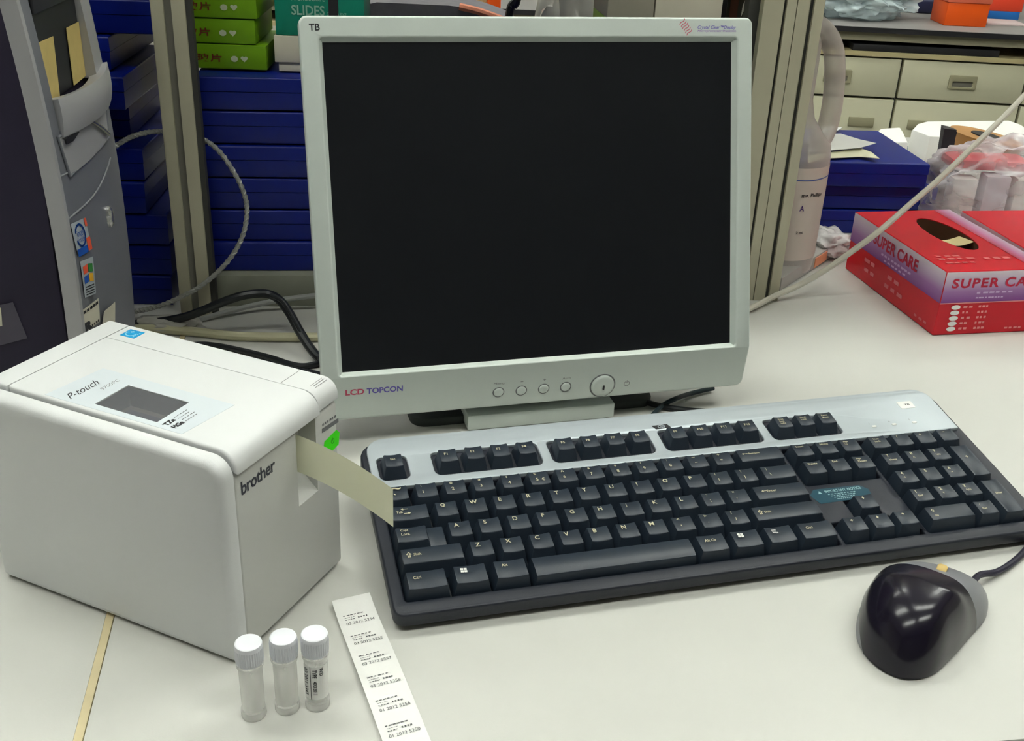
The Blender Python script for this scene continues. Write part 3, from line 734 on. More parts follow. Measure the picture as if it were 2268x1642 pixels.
nums = ['5254', '525E', '5257', '5258', '5256', '5250', '5259']
for k, nn in enumerate(nums):
    s0 = .0225 + k*.0182
    for (dy, w0, wl, h, n, sd2) in ((-.0078, .0035, .0125, .0006, 6, 1), (-.0060, .0040, .006, .0003, 5, 2), (-.0042, .0040, .0060, .0005, 4, 3), (-.0044, .0115, .0062, .0010, 4, 4)):
        lines = join(lines, on_strip(bars(n, wl, h, k*7+sd2), s0+dy, w0))
    lines = join(lines, on_strip(bm_text('03 2012 '+nn if k < 4 else '01 2012 '+nn, .0165, .0021, 0), s0, .0038))
make('printed_text', lines, M_inkg if False else mat('strip_ink', (96, 96, 100), .6), sroot, Matrix(), smooth=0)

# ================================================================== VIALS
def vial(px, py, label, sticker=False):
    q = A(px, py); t = thing('sample_vial', label, 'vial', (q.x, q.y, 0), 0, 'capped sample vials on the bench')
    prof = [(.0, .0012), (.0052, .0012), (.0060, .0), (.0064, .0008), (.0064, .0050), (.0058, .0058), (.0060, .031), (.0060, .0325), (.0068, .0328), (.0070, .0345), (.0062, .0352), (.0062, .036), (0, .036)]
    make('tube', bm_lathe(prof, 32), M_clear, t)
    inner = [(0, .0062), (.0048, .0072), (.0052, .010), (.0053, .030), (.0, .0301)]
    rib = lambda k, z: (1.0 if (k % 4) < 2 else .945) if .0365 < z < .044 else .985
    make('cap', bm_lathe([(0, .0352), (.0068, .0352), (.0070, .0361), (.0071, .0366), (.0071, .0438), (.0070, .0444), (.0070, .0458), (.0067, .0467), (.0061, .0470), (0, .0470)], 144, rfun=rib), mat('cap_white', (232, 234, 240), .4), t, smooth=25)
    if sticker:
        R0 = .00625; a0, a1 = -2.75, -.15
        lb = bm_grid(lambda i, j: (R0*cos(a0+(a1-a0)*i), R0*sin(a0+(a1-a0)*i), .0085+.0215*j), 20, 1)
        bmesh.ops.solidify(lb, geom=lb.faces[:], thickness=.00012)
        l2 = make('vial_label', lb, M_paper, t)
        tb = bmesh.new()
        for (txt, ang, h, w, z0) in (('03 2011 3343', -2.28, .0022, .0175, .0285), ('TYPE   49D2011', -1.50, .0022, .0165, .0285), ('W.D', -.95, .0020, .0050, .0290)):
            b = bm_text(txt, w, h, 0, bold=.02)
            for v in b.verts:
                x_, y_ = v.co.x, v.co.y; a = ang - (y_-h/2)/R0*-1
                v.co = Vector(((R0+.0002)*cos(a), (R0+.0002)*sin(a), z0-x_))
            tb = join(tb, b)
        ang = -1.88
        lnb = bmesh.new(); vs = []
        for (aa, zz) in ((ang, .0086), (ang+.05, .0086), (ang+.05, .0299), (ang, .0299)): vs.append(lnb.verts.new(((R0+.0002)*cos(aa), (R0+.0002)*sin(aa), zz)))
        lnb.faces.new(vs); tb = join(tb, lnb)
        make('printed_text', tb, M_ink, l2, smooth=0)
    return t
vial(563, 1582, 'unlabelled clear vial with a white ribbed cap, nearest the printer corner')
vial(637, 1568, 'unlabelled clear vial with a white ribbed cap, middle one of the three')
vial(704, 1560, 'clear vial with a white cap and a printed paper label around it', True)

# ================================================================== MOUSE
mo = [(.2229, .4623), (.2120, .4705), (.2050, .4880), (.2095, .5100), (.2215, .5320), (.2370, .5480), (.2590, .5545), (.2800, .5475), (.2905, .5350), (.2885, .5225), (.2745, .5035), (.2560, .4830), (.2395, .4665)]
mo = [(.2250, .4650), (.2130, .4735), (.2070, .4905), (.2105, .5110), (.2210, .5320), (.2360, .5530), (.2605, .5635), (.2855, .5555), (.2965, .5400), (.2915, .5220), (.2745, .5030), (.2570, .4840), (.2410, .4690)]
loop = [Vector((x_, y_, 0)) for x_, y_ in mo]
loop = catmull(loop, 6, True); cen = Vector((.2460, .5060, 0)); fwd = Vector((.5, .866, 0)); lat = Vector((-.866, .5, 0))
mroot2 = thing('computer_mouse', 'glossy black mouse with a grey rim, below the right end of the keyboard', 'mouse', tuple(cen), 0)
def mouse_surf(grow=0., topz=.037, levels=14, z0=.0):
    rings = []
    for k in range(levels+1):
        t = k/levels
        ring = []
        for p in loop:
            d = p-cen; front = max(0, d.normalized().dot(fwd))
            zt = topz; ee = .52+.85*front**1.4; rho = max(cos(t*pi/2), 0)**ee if t < 1 else 0
            q = cen + d*rho*(1+.02*sin(t*pi)) + fwd*(-.004)*(1-rho)
            q = q + d.normalized()*grow*rho
            z = z0 + (zt-z0)*(sin(t*pi/2)**1.15)
            ring.append(Vector((q.x, q.y, z)))
        rings.append(ring)
    return rings
def bm_rings(rings, keep=None):
    bm = bmesh.new(); vr = [[bm.verts.new(p) for p in r] for r in rings[:-1]]; tip = bm.verts.new(rings[-1][0]); n = len(loop)
    for a, b in zip(vr, vr[1:]):
        for k in range(n): bm.faces.new((a[k], a[(k+1) % n], b[(k+1) % n], b[k]))
    for k in range(n): bm.faces.new((vr[-1][k], vr[-1][(k+1) % n], tip))
    bmesh.ops.recalc_face_normals(bm, faces=bm.faces[:])
    if keep:
        bmesh.ops.delete(bm, geom=[f for f in bm.faces if not keep(f.calc_center_median())], context='FACES')
    return bm
bb = bm_rings(mouse_surf(z0=.0008)); bmesh.ops.holes_fill(bb, edges=[e for e in bb.edges if e.is_boundary])
from mathutils.bvhtree import BVHTree
bvh = BVHTree.FromBMesh(bb); hit = bvh.ray_cast(CAM, ray(2086, 1262).normalized())
wheel_at = hit[0]
make('mouse_body', bb, M_mgrey, mroot2, Matrix(), smooth=60)
def shell_keep(c):
    d = c-cen; v_ = d.dot(fwd); w_ = d.dot(lat)
    return v_ < .034 - .25*abs(w_)**1.0*.4 + c.z*.15 and c.z > .004 + (.006 if (w_ > .012 and v_ < .012) else 0)
sh_rings = mouse_surf(grow=.0006, topz=.0378, levels=40, z0=.0012)
sh_ = bm_rings(sh_rings)
# trim the glossy shell in front with a plane so that the grey rim shows
bmesh.ops.bisect_plane(sh_, geom=sh_.verts[:]+sh_.edges[:]+sh_.faces[:], plane_co=cen+fwd*.026, plane_no=(fwd-lat*.22+Vector((0, 0, .25))), clear_outer=True)
bmesh.ops.bisect_plane(sh_, geom=sh_.verts[:]+sh_.edges[:]+sh_.faces[:], plane_co=cen+lat*.0325+Vector((0, 0, .010)), plane_no=(lat*.9-fwd*.1-Vector((0, 0, .55))), clear_outer=True)
make('button_shell', sh_, M_mouse, mroot2, Matrix(), smooth=60)
cb_ = [A(2128, 1282, .012), A(2165, 1277, .008), A(2205, 1268, .004), A(2240, 1248, .003), A(2275, 1215, .003), A(2310, 1165, .003), A(2345, 1080, .003), A(2375, 960, .003), A(2400, 840, .003), Vector((.66, 1.0, .003)), Vector((.70, 1.2, .003)), Vector((.72, 1.45, .003))]
cb_[0] = cen+fwd*.040+lat*(-.018)+Vector((0, 0, .009))
make('cord', bm_tube(cb_, .0021, 10, 8), mat('mouse_cord', (44, 42, 58), .5), mroot2, Matrix())
wp = P(2090, 1258, cen+fwd*.0405+Vector((0, 0, .02)), fwd)
rb = cen+fwd*.0405+lat*(-.004)+Vector((0, 0, .0235))
make('scroll_wheel', xf(bm_lathe([(0, -.0030), (.0050, -.0028), (.0058, -.0015), (.0058, .0015), (.0050, .0028), (0, .0030)], 28), frame(wheel_at-Vector((0, 0, .0030)), (0, 0, 1), fwd)), mat('wheel_yellow', (206, 178, 110), .5), mroot2, Matrix())

# ================================================================== TOWER COMPUTER
RY_, LY_ = .812, .668
pR = V(268, 360, RY_); pL = V(127, 360, LY_)
th = Vector((pR.x-pL.x, pR.y-pL.y, 0)); TW = th.length; th.normalize(); tnn = Vector((th.y, -th.x, 0))    # tnn: outward (to the right)
TM = frame((pL.x, pL.y, 0), th, (0, 0, 1))             # x along the front (0..TW), y up, z outward
troot = thing('computer_tower', 'tall silver-fronted desktop computer tower standing behind the label printer', 'computer', (pL.x-.1, pL.y+.07, 0), 0)
def bulge(z): return -.0085*((z-.13)/.16)**2
def fpt(s, z, o=0.): return Vector((s, z, bulge(z)+o+ .006*(1-(2*s/TW-1)**2)))
TH = .43
def tmake(name, bm, m, parent=troot, smooth=35): return make(name, bm, m, parent, TM, smooth)
tmake('case', bm_box(-.0004, TW-.002, .012, TH, -.42, -.0105, .002), M_pcdark)
make('side_seam', bm_box(-.002, -.0006, .02, TH-.01, -.071, -.0698), M_dark, troot, TM)
for s in (.02, TW-.02):
    for z in (-.06, -.38): tmake('foot', bm_box(s-.012, s+.012, 0, .0125, z-.012, z+.012, .002), M_dark)
# front bezel built as a curved shell with an opening for the drives
zsh = TM.inverted() @ V(114, 230, LY_+.02)
def px(x_, y_, off=0.):                      # pixel -> (s, z) on the front plane
    q = uv(TM, x_, y_, off); return q.x, q.y
bz = bmesh.new()
NS, NZ = 14, 24
us = [TW*i/NS for i in range(NS+1)]; zs = [.006+(TH-.006)*j/NZ for j in range(NZ+1)]
s_a, z_a = px(114, 232); s_b, z_b = px(200, 165)
sw0, sw1, zop = TW*.20, TW*.80, (z_a+z_b)/2
def panel(s0, s1, z0, z1, o=0., ns=8, nz=10, th_=.004, flat=False):
    b = bm_grid(lambda i, j: (fpt(s0+(s1-s0)*i, z0+(z1-z0)*j, o) if not flat else Vector((s0+(s1-s0)*i, z0+(z1-z0)*j, o))), ns, nz)
    ext = bmesh.ops.extrude_face_region(b, geom=b.faces[:]); vs = [e for e in ext['geom'] if isinstance(e, bmesh.types.BMVert)]
    bmesh.ops.translate(b, verts=vs, vec=(0, 0, -th_)); bmesh.ops.recalc_face_normals(b, faces=b.faces[:]); return b
# uprights either side of the drive bay
def poly_panel(pts, o, m, name, thick=.003, parent=troot, smooth=0, n=1):
    """panel whose outline is given in (s, z), laid on the curved front"""
    loop_ = [Vector((p[0], p[1], 0)) for p in pts]; b = bmesh.new()
    vs = [b.verts.new(fpt(p.x, p.y, o)) for p in loop_]; vb = [b.verts.new(fpt(p.x, p.y, o-thick)) for p in loop_]
    b.faces.new(vs); b.faces.new(list(reversed(vb)))
    for k in range(len(vs)): b.faces.new((vs[k], vb[k], vb[(k+1) % len(vs)], vs[(k+1) % len(vs)]))
    bmesh.ops.recalc_face_normals(b, faces=b.faces[:]); return tmake(name, b, m, parent, smooth)
zsh0 = px(114, 262)[1]; zsh1 = px(114, 232)[1]
tmake('bezel_upright', panel(-.0005, TW*.022, .008, TH, .0012, 1, 20, .0105), M_pcsil)
tmake('inner_edge', panel(TW*.022, TW*.11, .008, TH, -.0002, 1, 20, .018), M_pcsil2)
tmake('bezel_upright', panel(TW*.76, TW, zsh1-.004, TH, .0, 3, 14, .012), M_pcsil)
tmake('lower_panel', panel(TW*.11, TW, .008, zsh0-.014, -.0015, 8, 12, .012), M_pcsil2)
sb = bm_grid(lambda i, j: Vector((TW*(.11+.89*i), (zsh0-.016)+(zsh1-zsh0+.017)*j, fpt(TW*(.11+.89*i), zsh0).z+.001+.009*sin(pi*(.1+.8*i))*(1-(2*j-1)**2*.35))), 14, 8)
bmesh.ops.solidify(sb, geom=sb.faces[:], thickness=.012); tmake('bezel_shelf', sb, M_pcsil)
tmake('shelf_underside', bm_box(TW*.11, TW*.97, zsh0-.018, zsh0-.012, -.012, .0), M_pcsil2)
pq = [px(131, 305), px(228, 240), px(230, 305), px(150, 390)]
pqv = [Vector((*q, 0)) for q in pq]
tmake('pocket', bm_grid(lambda i, j: fpt(*((pqv[0]*(1-i)+pqv[1]*i)*(1-j)+(pqv[3]*(1-i)+pqv[2]*i)*j).xy, .0006), 8, 8), M_pcsil)
tmake('pocket_rim', bm_tube([fpt(q.x, q.y, .0008) for q in (pqv[3], pqv[0], pqv[1], pqv[2], pqv[3])], .0009, 6, 0), M_pcsil2)
poly_panel([px(137, 309), px(160, 292), px(150, 312), px(140, 320)], .0030, M_dark, 'pocket_slot', .001)
bp_ = [px(183, 266), px(205, 281), px(224, 296)]
tmake('pocket_bar', bm_tube([fpt(q[0], q[1], .0022) for q in bp_], .0016, 10, 6), mat('chrome', (210, 210, 208), .2, metal=.8))
tmake('drive_bay', bm_box(TW*.11, TW*.76, zsh1-.004, TH-.01, -.0104, -.0088), M_dark)
tmake('optical_drive', bm_box(TW*.12, TW*.75, zsh1+.052, zsh1+.090, -.0088, -.0062, .001), mat('drive_dark', (48, 48, 52), .5))
tmake('optical_drive', bm_box(TW*.12, TW*.75, zsh1+.092, zsh1+.130, -.0088, -.0062, .001), MATS['drive_dark'])
def tp(poly, o, m, name): 
    b = bmesh.new(); b.faces.new([b.verts.new((s_, z_, o)) for s_, z_ in poly]); bmesh.ops.recalc_face_normals(b, faces=b.faces[:])
    bmesh.ops.solidify(b, geom=b.faces[:], thickness=.0003); return tmake(name, b, m, smooth=0)
tag(tp([px(82, 96, -.0080), px(118, 80, -.0080), px(133, 214, -.0080), px(112, 229, -.0080)], -.0080, M_yell, 'masking_tape'), 'strip of yellow masking tape')
tag(tp([px(146, 62, -.0080), px(179, 45, -.0080), px(199, 160, -.0080), px(163, 190, -.0080)], -.0080, M_yell, 'masking_tape'), 'strip of yellow masking tape')
def tcurve(bm, o=.0012):
    for v in bm.verts: v.co = fpt(v.co.x, v.co.y, o+v.co.z-.0015)
    return bm
s_, z_ = px(239, 480, .004)
pw = bm_lathe([(0, .004), (.0035, .0036), (.0050, .002), (.0052, 0)], 24)
for v in pw.verts: v.co = Vector((v.co.x*.9, v.co.y*1.6, v.co.z))
tmake('power_button', xf(pw, T(s_, z_, .004)), MATS['chrome'])
# arcs pressed in the panel
def arcline(p0, p1, p2, w_=.0006):
    pts = catmull([Vector((*px(*p0, .004), 0)), Vector((*px(*p1, .004), 0)), Vector((*px(*p2, .004), 0))], 8)
    return bm_tube([fpt(p.x, p.y, .0) for p in pts], w_, 6, 0)
tmake('panel_groove', join(arcline((150, 392), (205, 345), (238, 270)), arcline((165, 485), (210, 425), (246, 350)), arcline((148, 392), (155, 440), (166, 488))), mat('groove_light', (150, 152, 156), .4))
def stick(name, quad, m, label):
    p = [Vector((*px(*q, .004), 0)) for q in quad]
    b = bm_grid(lambda i, j: fpt(*((p[0]*(1-i)+p[1]*i)*(1-j)+(p[3]*(1-i)+p[2]*i)*j).xy, .0006), 3, 3)
    o = tmake(name, b, m, smooth=0); tag(o, label); return o, p
def onstick(p, bm, par, mats, name='printed_mark'):
    # bm in unit square coordinates (0..1, 0..1) with y up
    for v in bm.verts:
        i, j = v.co.x, 1-v.co.y; q = (p[0]*(1-i)+p[1]*i)*(1-j)+(p[3]*(1-i)+p[2]*i)*j
        v.co = fpt(q.x, q.y, .0010)
    return tmake(name, bm, mats, par, smooth=0)
M_or = mat('mark_orange', (232, 92, 60), .5); M_bl = mat('mark_blue', (20, 80, 170), .5); M_gr = mat('mark_green', (50, 140, 60), .5); M_ye = mat('mark_yellow', (226, 170, 40), .5)
st1, p1 = stick('processor_sticker', ((167, 497), (189, 482), (202, 552), (181, 570)), mat('sticker_grey', (176, 184, 190), .4), 'small grey processor sticker with a blue ring')
ring = bm_plate([(.42+.34*cos(R(a)), .58+.36*sin(R(a))) for a in range(200, 521, 16)]+[(.42+.27*cos(R(a)), .58+.29*sin(R(a))) for a in range(520, 199, -16)], [], 0, .01)
ring = join(ring, xf(bm_text('intel', .42, .2, 0, align='C'), T(.42, .66, 0)), xf(bm_text('inside', .46, .16, 0, align='C'), T(.42, .46, 0)), bm_quad([(0, 0, 0), (.7, 0, 0), (.7, .22, 0), (0, .22, 0)], 0), bm_quad([(.72, .02, 0), (1, .02, 0), (1, .42, 0), (.72, .42, 0)], 1), bm_quad([(.85, .75, 0), (1, .75, 0), (1, 1, 0), (.85, 1, 0)], 1))
onstick(p1, ring, st1, [M_bl, M_or])
st2, p2 = stick('windows_sticker', ((184, 580), (204, 568), (212, 650), (195, 660)), MATS['sticker_grey'], 'narrow sticker with a four-colour flag')
fl4 = join(bm_quad([(.1, .62, 0), (.45, .66, 0), (.45, .88, 0), (.1, .84, 0)], 0), bm_quad([(.5, .66, 0), (.85, .62, 0), (.85, .84, 0), (.5, .88, 0)], 1), bm_quad([(.1, .36, 0), (.45, .40, 0), (.45, .60, 0), (.1, .56, 0)], 2), bm_quad([(.5, .40, 0), (.85, .36, 0), (.85, .58, 0), (.5, .62, 0)], 3))
for k in range(4): fl4 = join(fl4, bm_quad([(.1, .05+.07*k, 0), (.85, .05+.07*k, 0), (.85, .08+.07*k, 0), (.1, .08+.07*k, 0)], 4))
onstick(p2, fl4, st2, [M_or, M_gr, M_bl, M_ye, M_ink])
st3, p3 = stick('asset_label', ((192, 688), (217, 660), (222, 712), (198, 738)), M_card, 'cream asset label with barcode-like print')
onstick(p3, join(xf(bars(5, .9, .12, 5), T(.05, .8, 0)), bm_text('R', .5, .4, 0, bold=.1), xf(bars(7, .9, .1, 6), T(.05, .05, 0))), st3, M_ink)
st4, p4 = stick('asset_label', ((228, 690), (249, 668), (251, 730), (225, 735)), M_card, 'torn cream paper label')
# tape patch on the dark side
SDM = frame((pL.x, pL.y, 0), tnn*1, (0, 0, 1))
sdm_n = (SDM.to_3x3() @ Vector((0, 0, 1)))
def side_px(x_, y_): return uv(SDM, x_, y_, .0)
sp = [side_px(-2, 675), side_px(30, 668), side_px(62, 748), side_px(-3, 765)]
b = bmesh.new(); b.faces.new([b.verts.new((q.x, q.y, 0)) for q in sp])
make('clear_tape_patch', b, mat('tape_patch', (74, 70, 84), .35), troot, SDM @ T(0, 0, .0012), smooth=0)
sp = [side_px(-2, 680), side_px(4, 680), side_px(7, 720), side_px(-2, 722)]
b = bmesh.new(); b.faces.new([b.verts.new((q.x, q.y, 0)) for q in sp])
make('white_tag', b, M_card, troot, SDM @ T(0, 0, .0016), smooth=0)

# ================================================================== BENCH RACK
ry = R(11)
rk = thing('bench_rack', 'beige upright posts and low grey shelf of the rack behind the monitor', 'rack', (-.03, .97, 0), ry)
lp = A(402, 700); rp2 = A(478, 692)
lc = Vector((-.2955, .9165, 0)); HP = .60
def post(c, w, d, grooves, yaw):
    b = bm_box(-w/2, w/2, 0, d, 0, HP, .0012)
    gd = bmesh.new(); gl = bmesh.new()
    for (g0, g1) in grooves:
        b = boolean(b, bm_box(g0, g1, -.01, .0045, -.1, HP+.1))
    return b
lw = .0278
o1 = make('upright_post', post(lc, lw, .017, [(-.0035, .0030)], ry), M_post, rk, T(*lc) @ RZ(R(8)))
make('post_groove', bm_box(-.0034, .0029, .0040, .0046, .001, HP), M_groove, o1)
make('edge_gasket', bm_box(lw/2, lw/2+.0045, .003, .016, .0, HP), M_gdark, o1)
pl_, pr_2 = V(1692, 0, 1.02), V(1831, 0, 1.02)
rw = (pr_2-pl_).length; rc = Vector(((pl_.x+pr_2.x)/2, 1.02, 0))
fr_ = lambda x_: (x_-1692)/(1831-1692)*rw-rw/2
o2 = make('upright_post', post(rc, rw, .03, [(fr_(1738), fr_(1745)), (fr_(1767), fr_(1769)), (fr_(1796), fr_(1807))], 0), M_post, rk, T(*rc) @ RZ(R(3)))
make('post_groove', join(bm_box(fr_(1738), fr_(1745), .0040, .0046, .001, HP), bm_box(fr_(1801), fr_(1807), .0040, .0046, .001, HP)), M_gdark, o2)
make('edge_gasket', bm_box(-rw/2-.010, -rw/2, .012, .03, 0, HP), M_gdark, o2)
SHZ = .0318
make('base_shelf', bm_box(-.0, .50, 0, .27, 0, SHZ, .001), M_trim, rk, T(-.2835, .9420, 0) @ RZ(R(7.2)))
make('unseen_shade_shelf', bm_box(-.62, .62, -.02, .30, .44, .458), M_post, rk, T(-.03, .955, 0) @ RZ(ry))  # unseen shelf above the view, added to shade the boxes and bench below

# ================================================================== BLUE SLIDE BOXES
def slide_box(label, mw, w=.208, d=.163, h=.0305, group='', m=None):
    t = thing('slide_box', label, 'slide box', tuple(mw.translation), 0, group); t.matrix_world = mw; RM[t.name] = mw
    hm = h*.52
    bs = bm_prism([(-w, 0), (0, 0), (0, d), (-w, d)], -hm, 0, .0022, 2); xf(bs, RX(pi) @ T(0, -d, 0)); xf(bs, T(0, 0, 0))
    bmesh.ops.recalc_face_normals(bs, faces=bs.faces[:])
    make('base', bs, m or M_blue, t, mw)
    make('lid', bm_prism([(-w-.0005, -.0005), (.0005, -.0005), (.0005, d+.0005), (-w-.0005, d+.0005)], hm+.0006, h-.0012, .0024, 3), m or M_blue, t, mw)
    return t
first = slide_box('blue plastic slide box at the foot of the left stack, beside the tower', T(-.3243, .9400, .0) @ RZ(R(4)), group='blue slide boxes stacked between the tower and the left post')
kids = {}
ordn = ['second', 'third', 'fourth', 'fifth', 'sixth', 'seventh', 'eighth', 'ninth']
lst = [(-.3223, .9405, 3), (-.3215, .9385, 4), (-.3380, .9345, 4), (-.3368, .936, 3), (-.3560, .967, 5), (-.3490, .9425, 4), (-.3640, .960, 4), (-.3080, .972, 5)]
for k, (x_, y_, a_) in enumerate(lst):
    copy_tree(first, T(x_, y_, .0305*(k+1)) @ RZ(R(a_)), None, 'blue slide box, %s from the bottom of the stack beside the tower' % ordn[k], 'blue slide boxes stacked between the tower and the left post')
RS = T(-.0800, .9905-.012, SHZ)
names = ['lowest of the six on the grey shelf', 'second from the shelf', 'third from the shelf', 'fourth from the shelf', 'fifth from the shelf', 'topmost, under the green cartons']
for k in range(6):
    copy_tree(first, T(-.0850+.0015*(k % 2), .9785+.001*((k*2) % 3), SHZ+.0305*k) @ RZ(R(7.2)), None, 'wide blue slide box between post and monitor, %s' % names[k], 'blue slide boxes stacked behind the monitor')
ZT = SHZ+.0305*6
for k in range(7):
    copy_tree(first, T(.150, 1.008, SHZ+.0305*k) @ RZ(R(7.2)), None, 'blue slide box hidden behind the screen under the cream-topped carton, %s up from the shelf' % (['first']+ordn)[k], 'blue slide boxes hidden behind the monitor')
ZT2 = SHZ+.0305*7

# cartons on top of the blue stack
GM = frame((0, 0, 0), (cos(R(5)), sin(R(5)), 0), (-sin(R(5)), cos(R(5)), 0))
def boolean_trim(b, xmin):
    bmesh.ops.bisect_plane(b, geom=b.verts[:]+b.edges[:]+b.faces[:], plane_co=(xmin, 0, 0), plane_no=(-1, 0, 0), clear_outer=True); return b
def green_box(label, x1, y0, z0, txtw, cjk=True, w=.118, h=.0215, yaw=3., textoff=.0):
    mw = T(x1, y0, z0) @ RZ(R(yaw)); t = thing('cover_glass_box', label, 'box', (x1, y0, z0), 0, 'green cover glass cartons on the blue slide boxes'); t.matrix_world = mw; RM[t.name] = mw
    make('carton', bm_box(-w, 0, 0, .09, .0003, h-.0002, .0008), M_green, t, mw)
    fz = Matrix(((1, 0, 0, 0), (0, 0, -1, -.0004), (0, 1, 0, 0), (0, 0, 0, 1)))
    b = xf(bm_text('盖玻片', .034, .0072, 0, bold=.02, space=1.1), T(-.0735+textoff, .0062, 0))
    b = boolean_trim(b, -w+.0005)
    b = join(b, xf(bm_text('●', .0062, .0052, 1), T(-.0315+textoff, .0068, 0)), xf(bm_text('❤', .0062, .0050, 1), T(-.0228+textoff, .0068, 0)))
    make('printed_text', b, [M_red, mat('ink_pale', (190, 200, 170), .6)], t, mw @ fz, smooth=0)
    return t
gx = lambda x_, y_, Y: V(x_, y_, Y)
green_box('lime green cover glass carton resting directly on the blue boxes', V(592, 130, .985).x, .982, ZT+.0006, 0, w=.088)
green_box('green cover glass carton in the middle of the green pile', V(566, 66, .985).x, .983, ZT+.0225, 0, w=.074)
green_box('green carton on top of the green pile, cut off by the picture edge', V(569, 0, .985).x, .982, ZT+.0444, 0, w=.074)
# white carton with a lid line, teal carton on it
wx0 = V(606, 60, .985).x
wb = thing('white_carton', 'plain white carton standing on the blue boxes left of the monitor corner', 'box', (wx0, .985, ZT))
mw = T(wx0, .984, ZT) @ RZ(R(4))
make('carton_body', bm_box(.003, .075, 0, .08, .0004, .008, .0004), M_card, wb, mw)
make('carton_lid', bm_box(0, .078, -.002, .082, .0085, .0315, .0006), M_card, wb, mw)
tb2 = thing('slides_box', 'teal carton printed SLIDES on top of the white carton', 'box', (wx0, .985, ZT+.032))
mw = T(wx0+.002, .984, ZT+.032) @ RZ(R(4))
make('carton', bm_box(0, .078, 0, .08, .0, .040, .0006), M_teal, tb2, mw)
fz = Matrix(((1, 0, 0, 0), (0, 0, -1, -.0004), (0, 1, 0, 0), (0, 0, 0, 1)))
tt = join(xf(bm_text('SLIDES', .029, .0085, 0, bold=.02), T(.0145, .0175, 0)), xf(bm_text('GROUND EDGE', .017, .003, 0), T(.0455, .0175, 0)), xf(bm_text('MICROSCOPE', .029, .0055, 0), T(.0150, .0295, 0)))
make('printed_text', tt, mat('ink_pale_teal', (150, 190, 170), .6), tb2, mw @ fz, smooth=0)
make('black_band', bm_box(.047, .0555, -.0008, .081, .0, .0408), M_dark, tb2, mw)

# things on top of the hidden stack, above the monitor's upper edge
def simple_box(name, label, cat, x0, x1, Y, d, z0, z1, m, yaw=6., r=.001, group=None):
    t = make(name, bm_box(0, x1-x0, 0, d, 0, z1-z0, r), m, None, T(x0, Y, z0) @ RZ(R(yaw))); return tag(t, label, cat, group)
gx0, gx1, gx2 = V(1345, 25, 1.0).x, V(1452, 28, 1.0).x, V(1604, 32, 1.0).x
def gcart(name, label, x0, x1, Y, m2):
    t = thing(name, label, 'box', (x0, Y, ZT2), 0, 'green-based cartons above the monitor'); mw = T(x0, Y, ZT2) @ RZ(R(7))
    make('green_base', bm_box(0, x1-x0, 0, .07, .0005, .026, .0006), M_green, t, mw)
    make('pale_lid', bm_box(0, x1-x0, -.0005, .0705, .0262, .060, .0006), m2, t, mw)
gcart('carton', 'grey-topped green carton peeking over the monitor, left of its paler neighbour', gx0, gx1-.001, 1.00, mat('carton_greyish', (150, 146, 132), .6))
gcart('carton', 'cream-topped green carton peeking over the right half of the monitor', gx1, gx2, 1.005, M_card)
# grey padded bag with peach piping
x0, x1 = V(800, 30, 1.32).x, V(1150, 30, 1.32).x
bagw = x1-x0; zt = V(900, 8, 1.32).z
bg = thing('padded_bag', 'grey padded bag with peach piping behind the monitor', 'bag', ((x0+x1)/2, 1.37, 0))
def bagf(s): return zt*(1-.09*max(0, (s-.55)/.45)**1.6 - .02*max(0, (.1-s)/.1)) if s < .999 else zt*.86
def bagshape(off=0.):
    def f(i, j):
        a = j*2*pi; s = i; hgt = bagf(s)
        return Vector((x0+bagw*s, 1.37+.05*cos(a)*(1-.0*s), max(0, hgt/2+hgt/2*sin(a)*1.0)))
    return bm_grid(f, 24, 28)
bgm = bm_prism([(s/20, bagf(s/20)) for s in range(21)]+[(1., 0), (0, 0)], 0, 1)
for v in bgm.verts: v.co = Vector((x0+v.co.x*bagw, 1.32+v.co.z*.09, v.co.y))
bmesh.ops.recalc_face_normals(bgm, faces=bgm.faces[:])
make('bag_body', bgm, M_gunit, bg, Matrix())
make('piping', bm_tube([(x0+bagw*s, 1.322, bagf(s)) for s in (.62, .72, .8, .88, .95, .99)], .0045, 8, 5), M_peach, bg, Matrix())
simple_box('cardboard_box', 'brown cardboard box standing behind the grey padded bag', 'box', V(795, 5, 1.5).x, V(843, 5, 1.5).x, 1.5, .08, 0, .30, M_brown)
simple_box('paper_sack', 'cream paper sack standing behind the grey padded bag', 'paper bag', V(846, 5, 1.5).x, V(972, 5, 1.5).x, 1.5, .07, 0, .30, mat('cream_paper', (218, 206, 176), .7))
simple_box('storage_box', 'pale yellowish storage box behind the padded bag, left of the orange rack', 'box', V(985, 5, 1.5).x, V(1078, 5, 1.5).x, 1.51, .07, 0, .29, mat('pale_yellow', (196, 190, 140), .6))
simple_box('tube_rack', 'bright orange tube rack behind the bag piping', 'rack', V(1081, 5, 1.5).x, V(1110, 5, 1.5).x, 1.49, .06, 0, .30, M_orange)
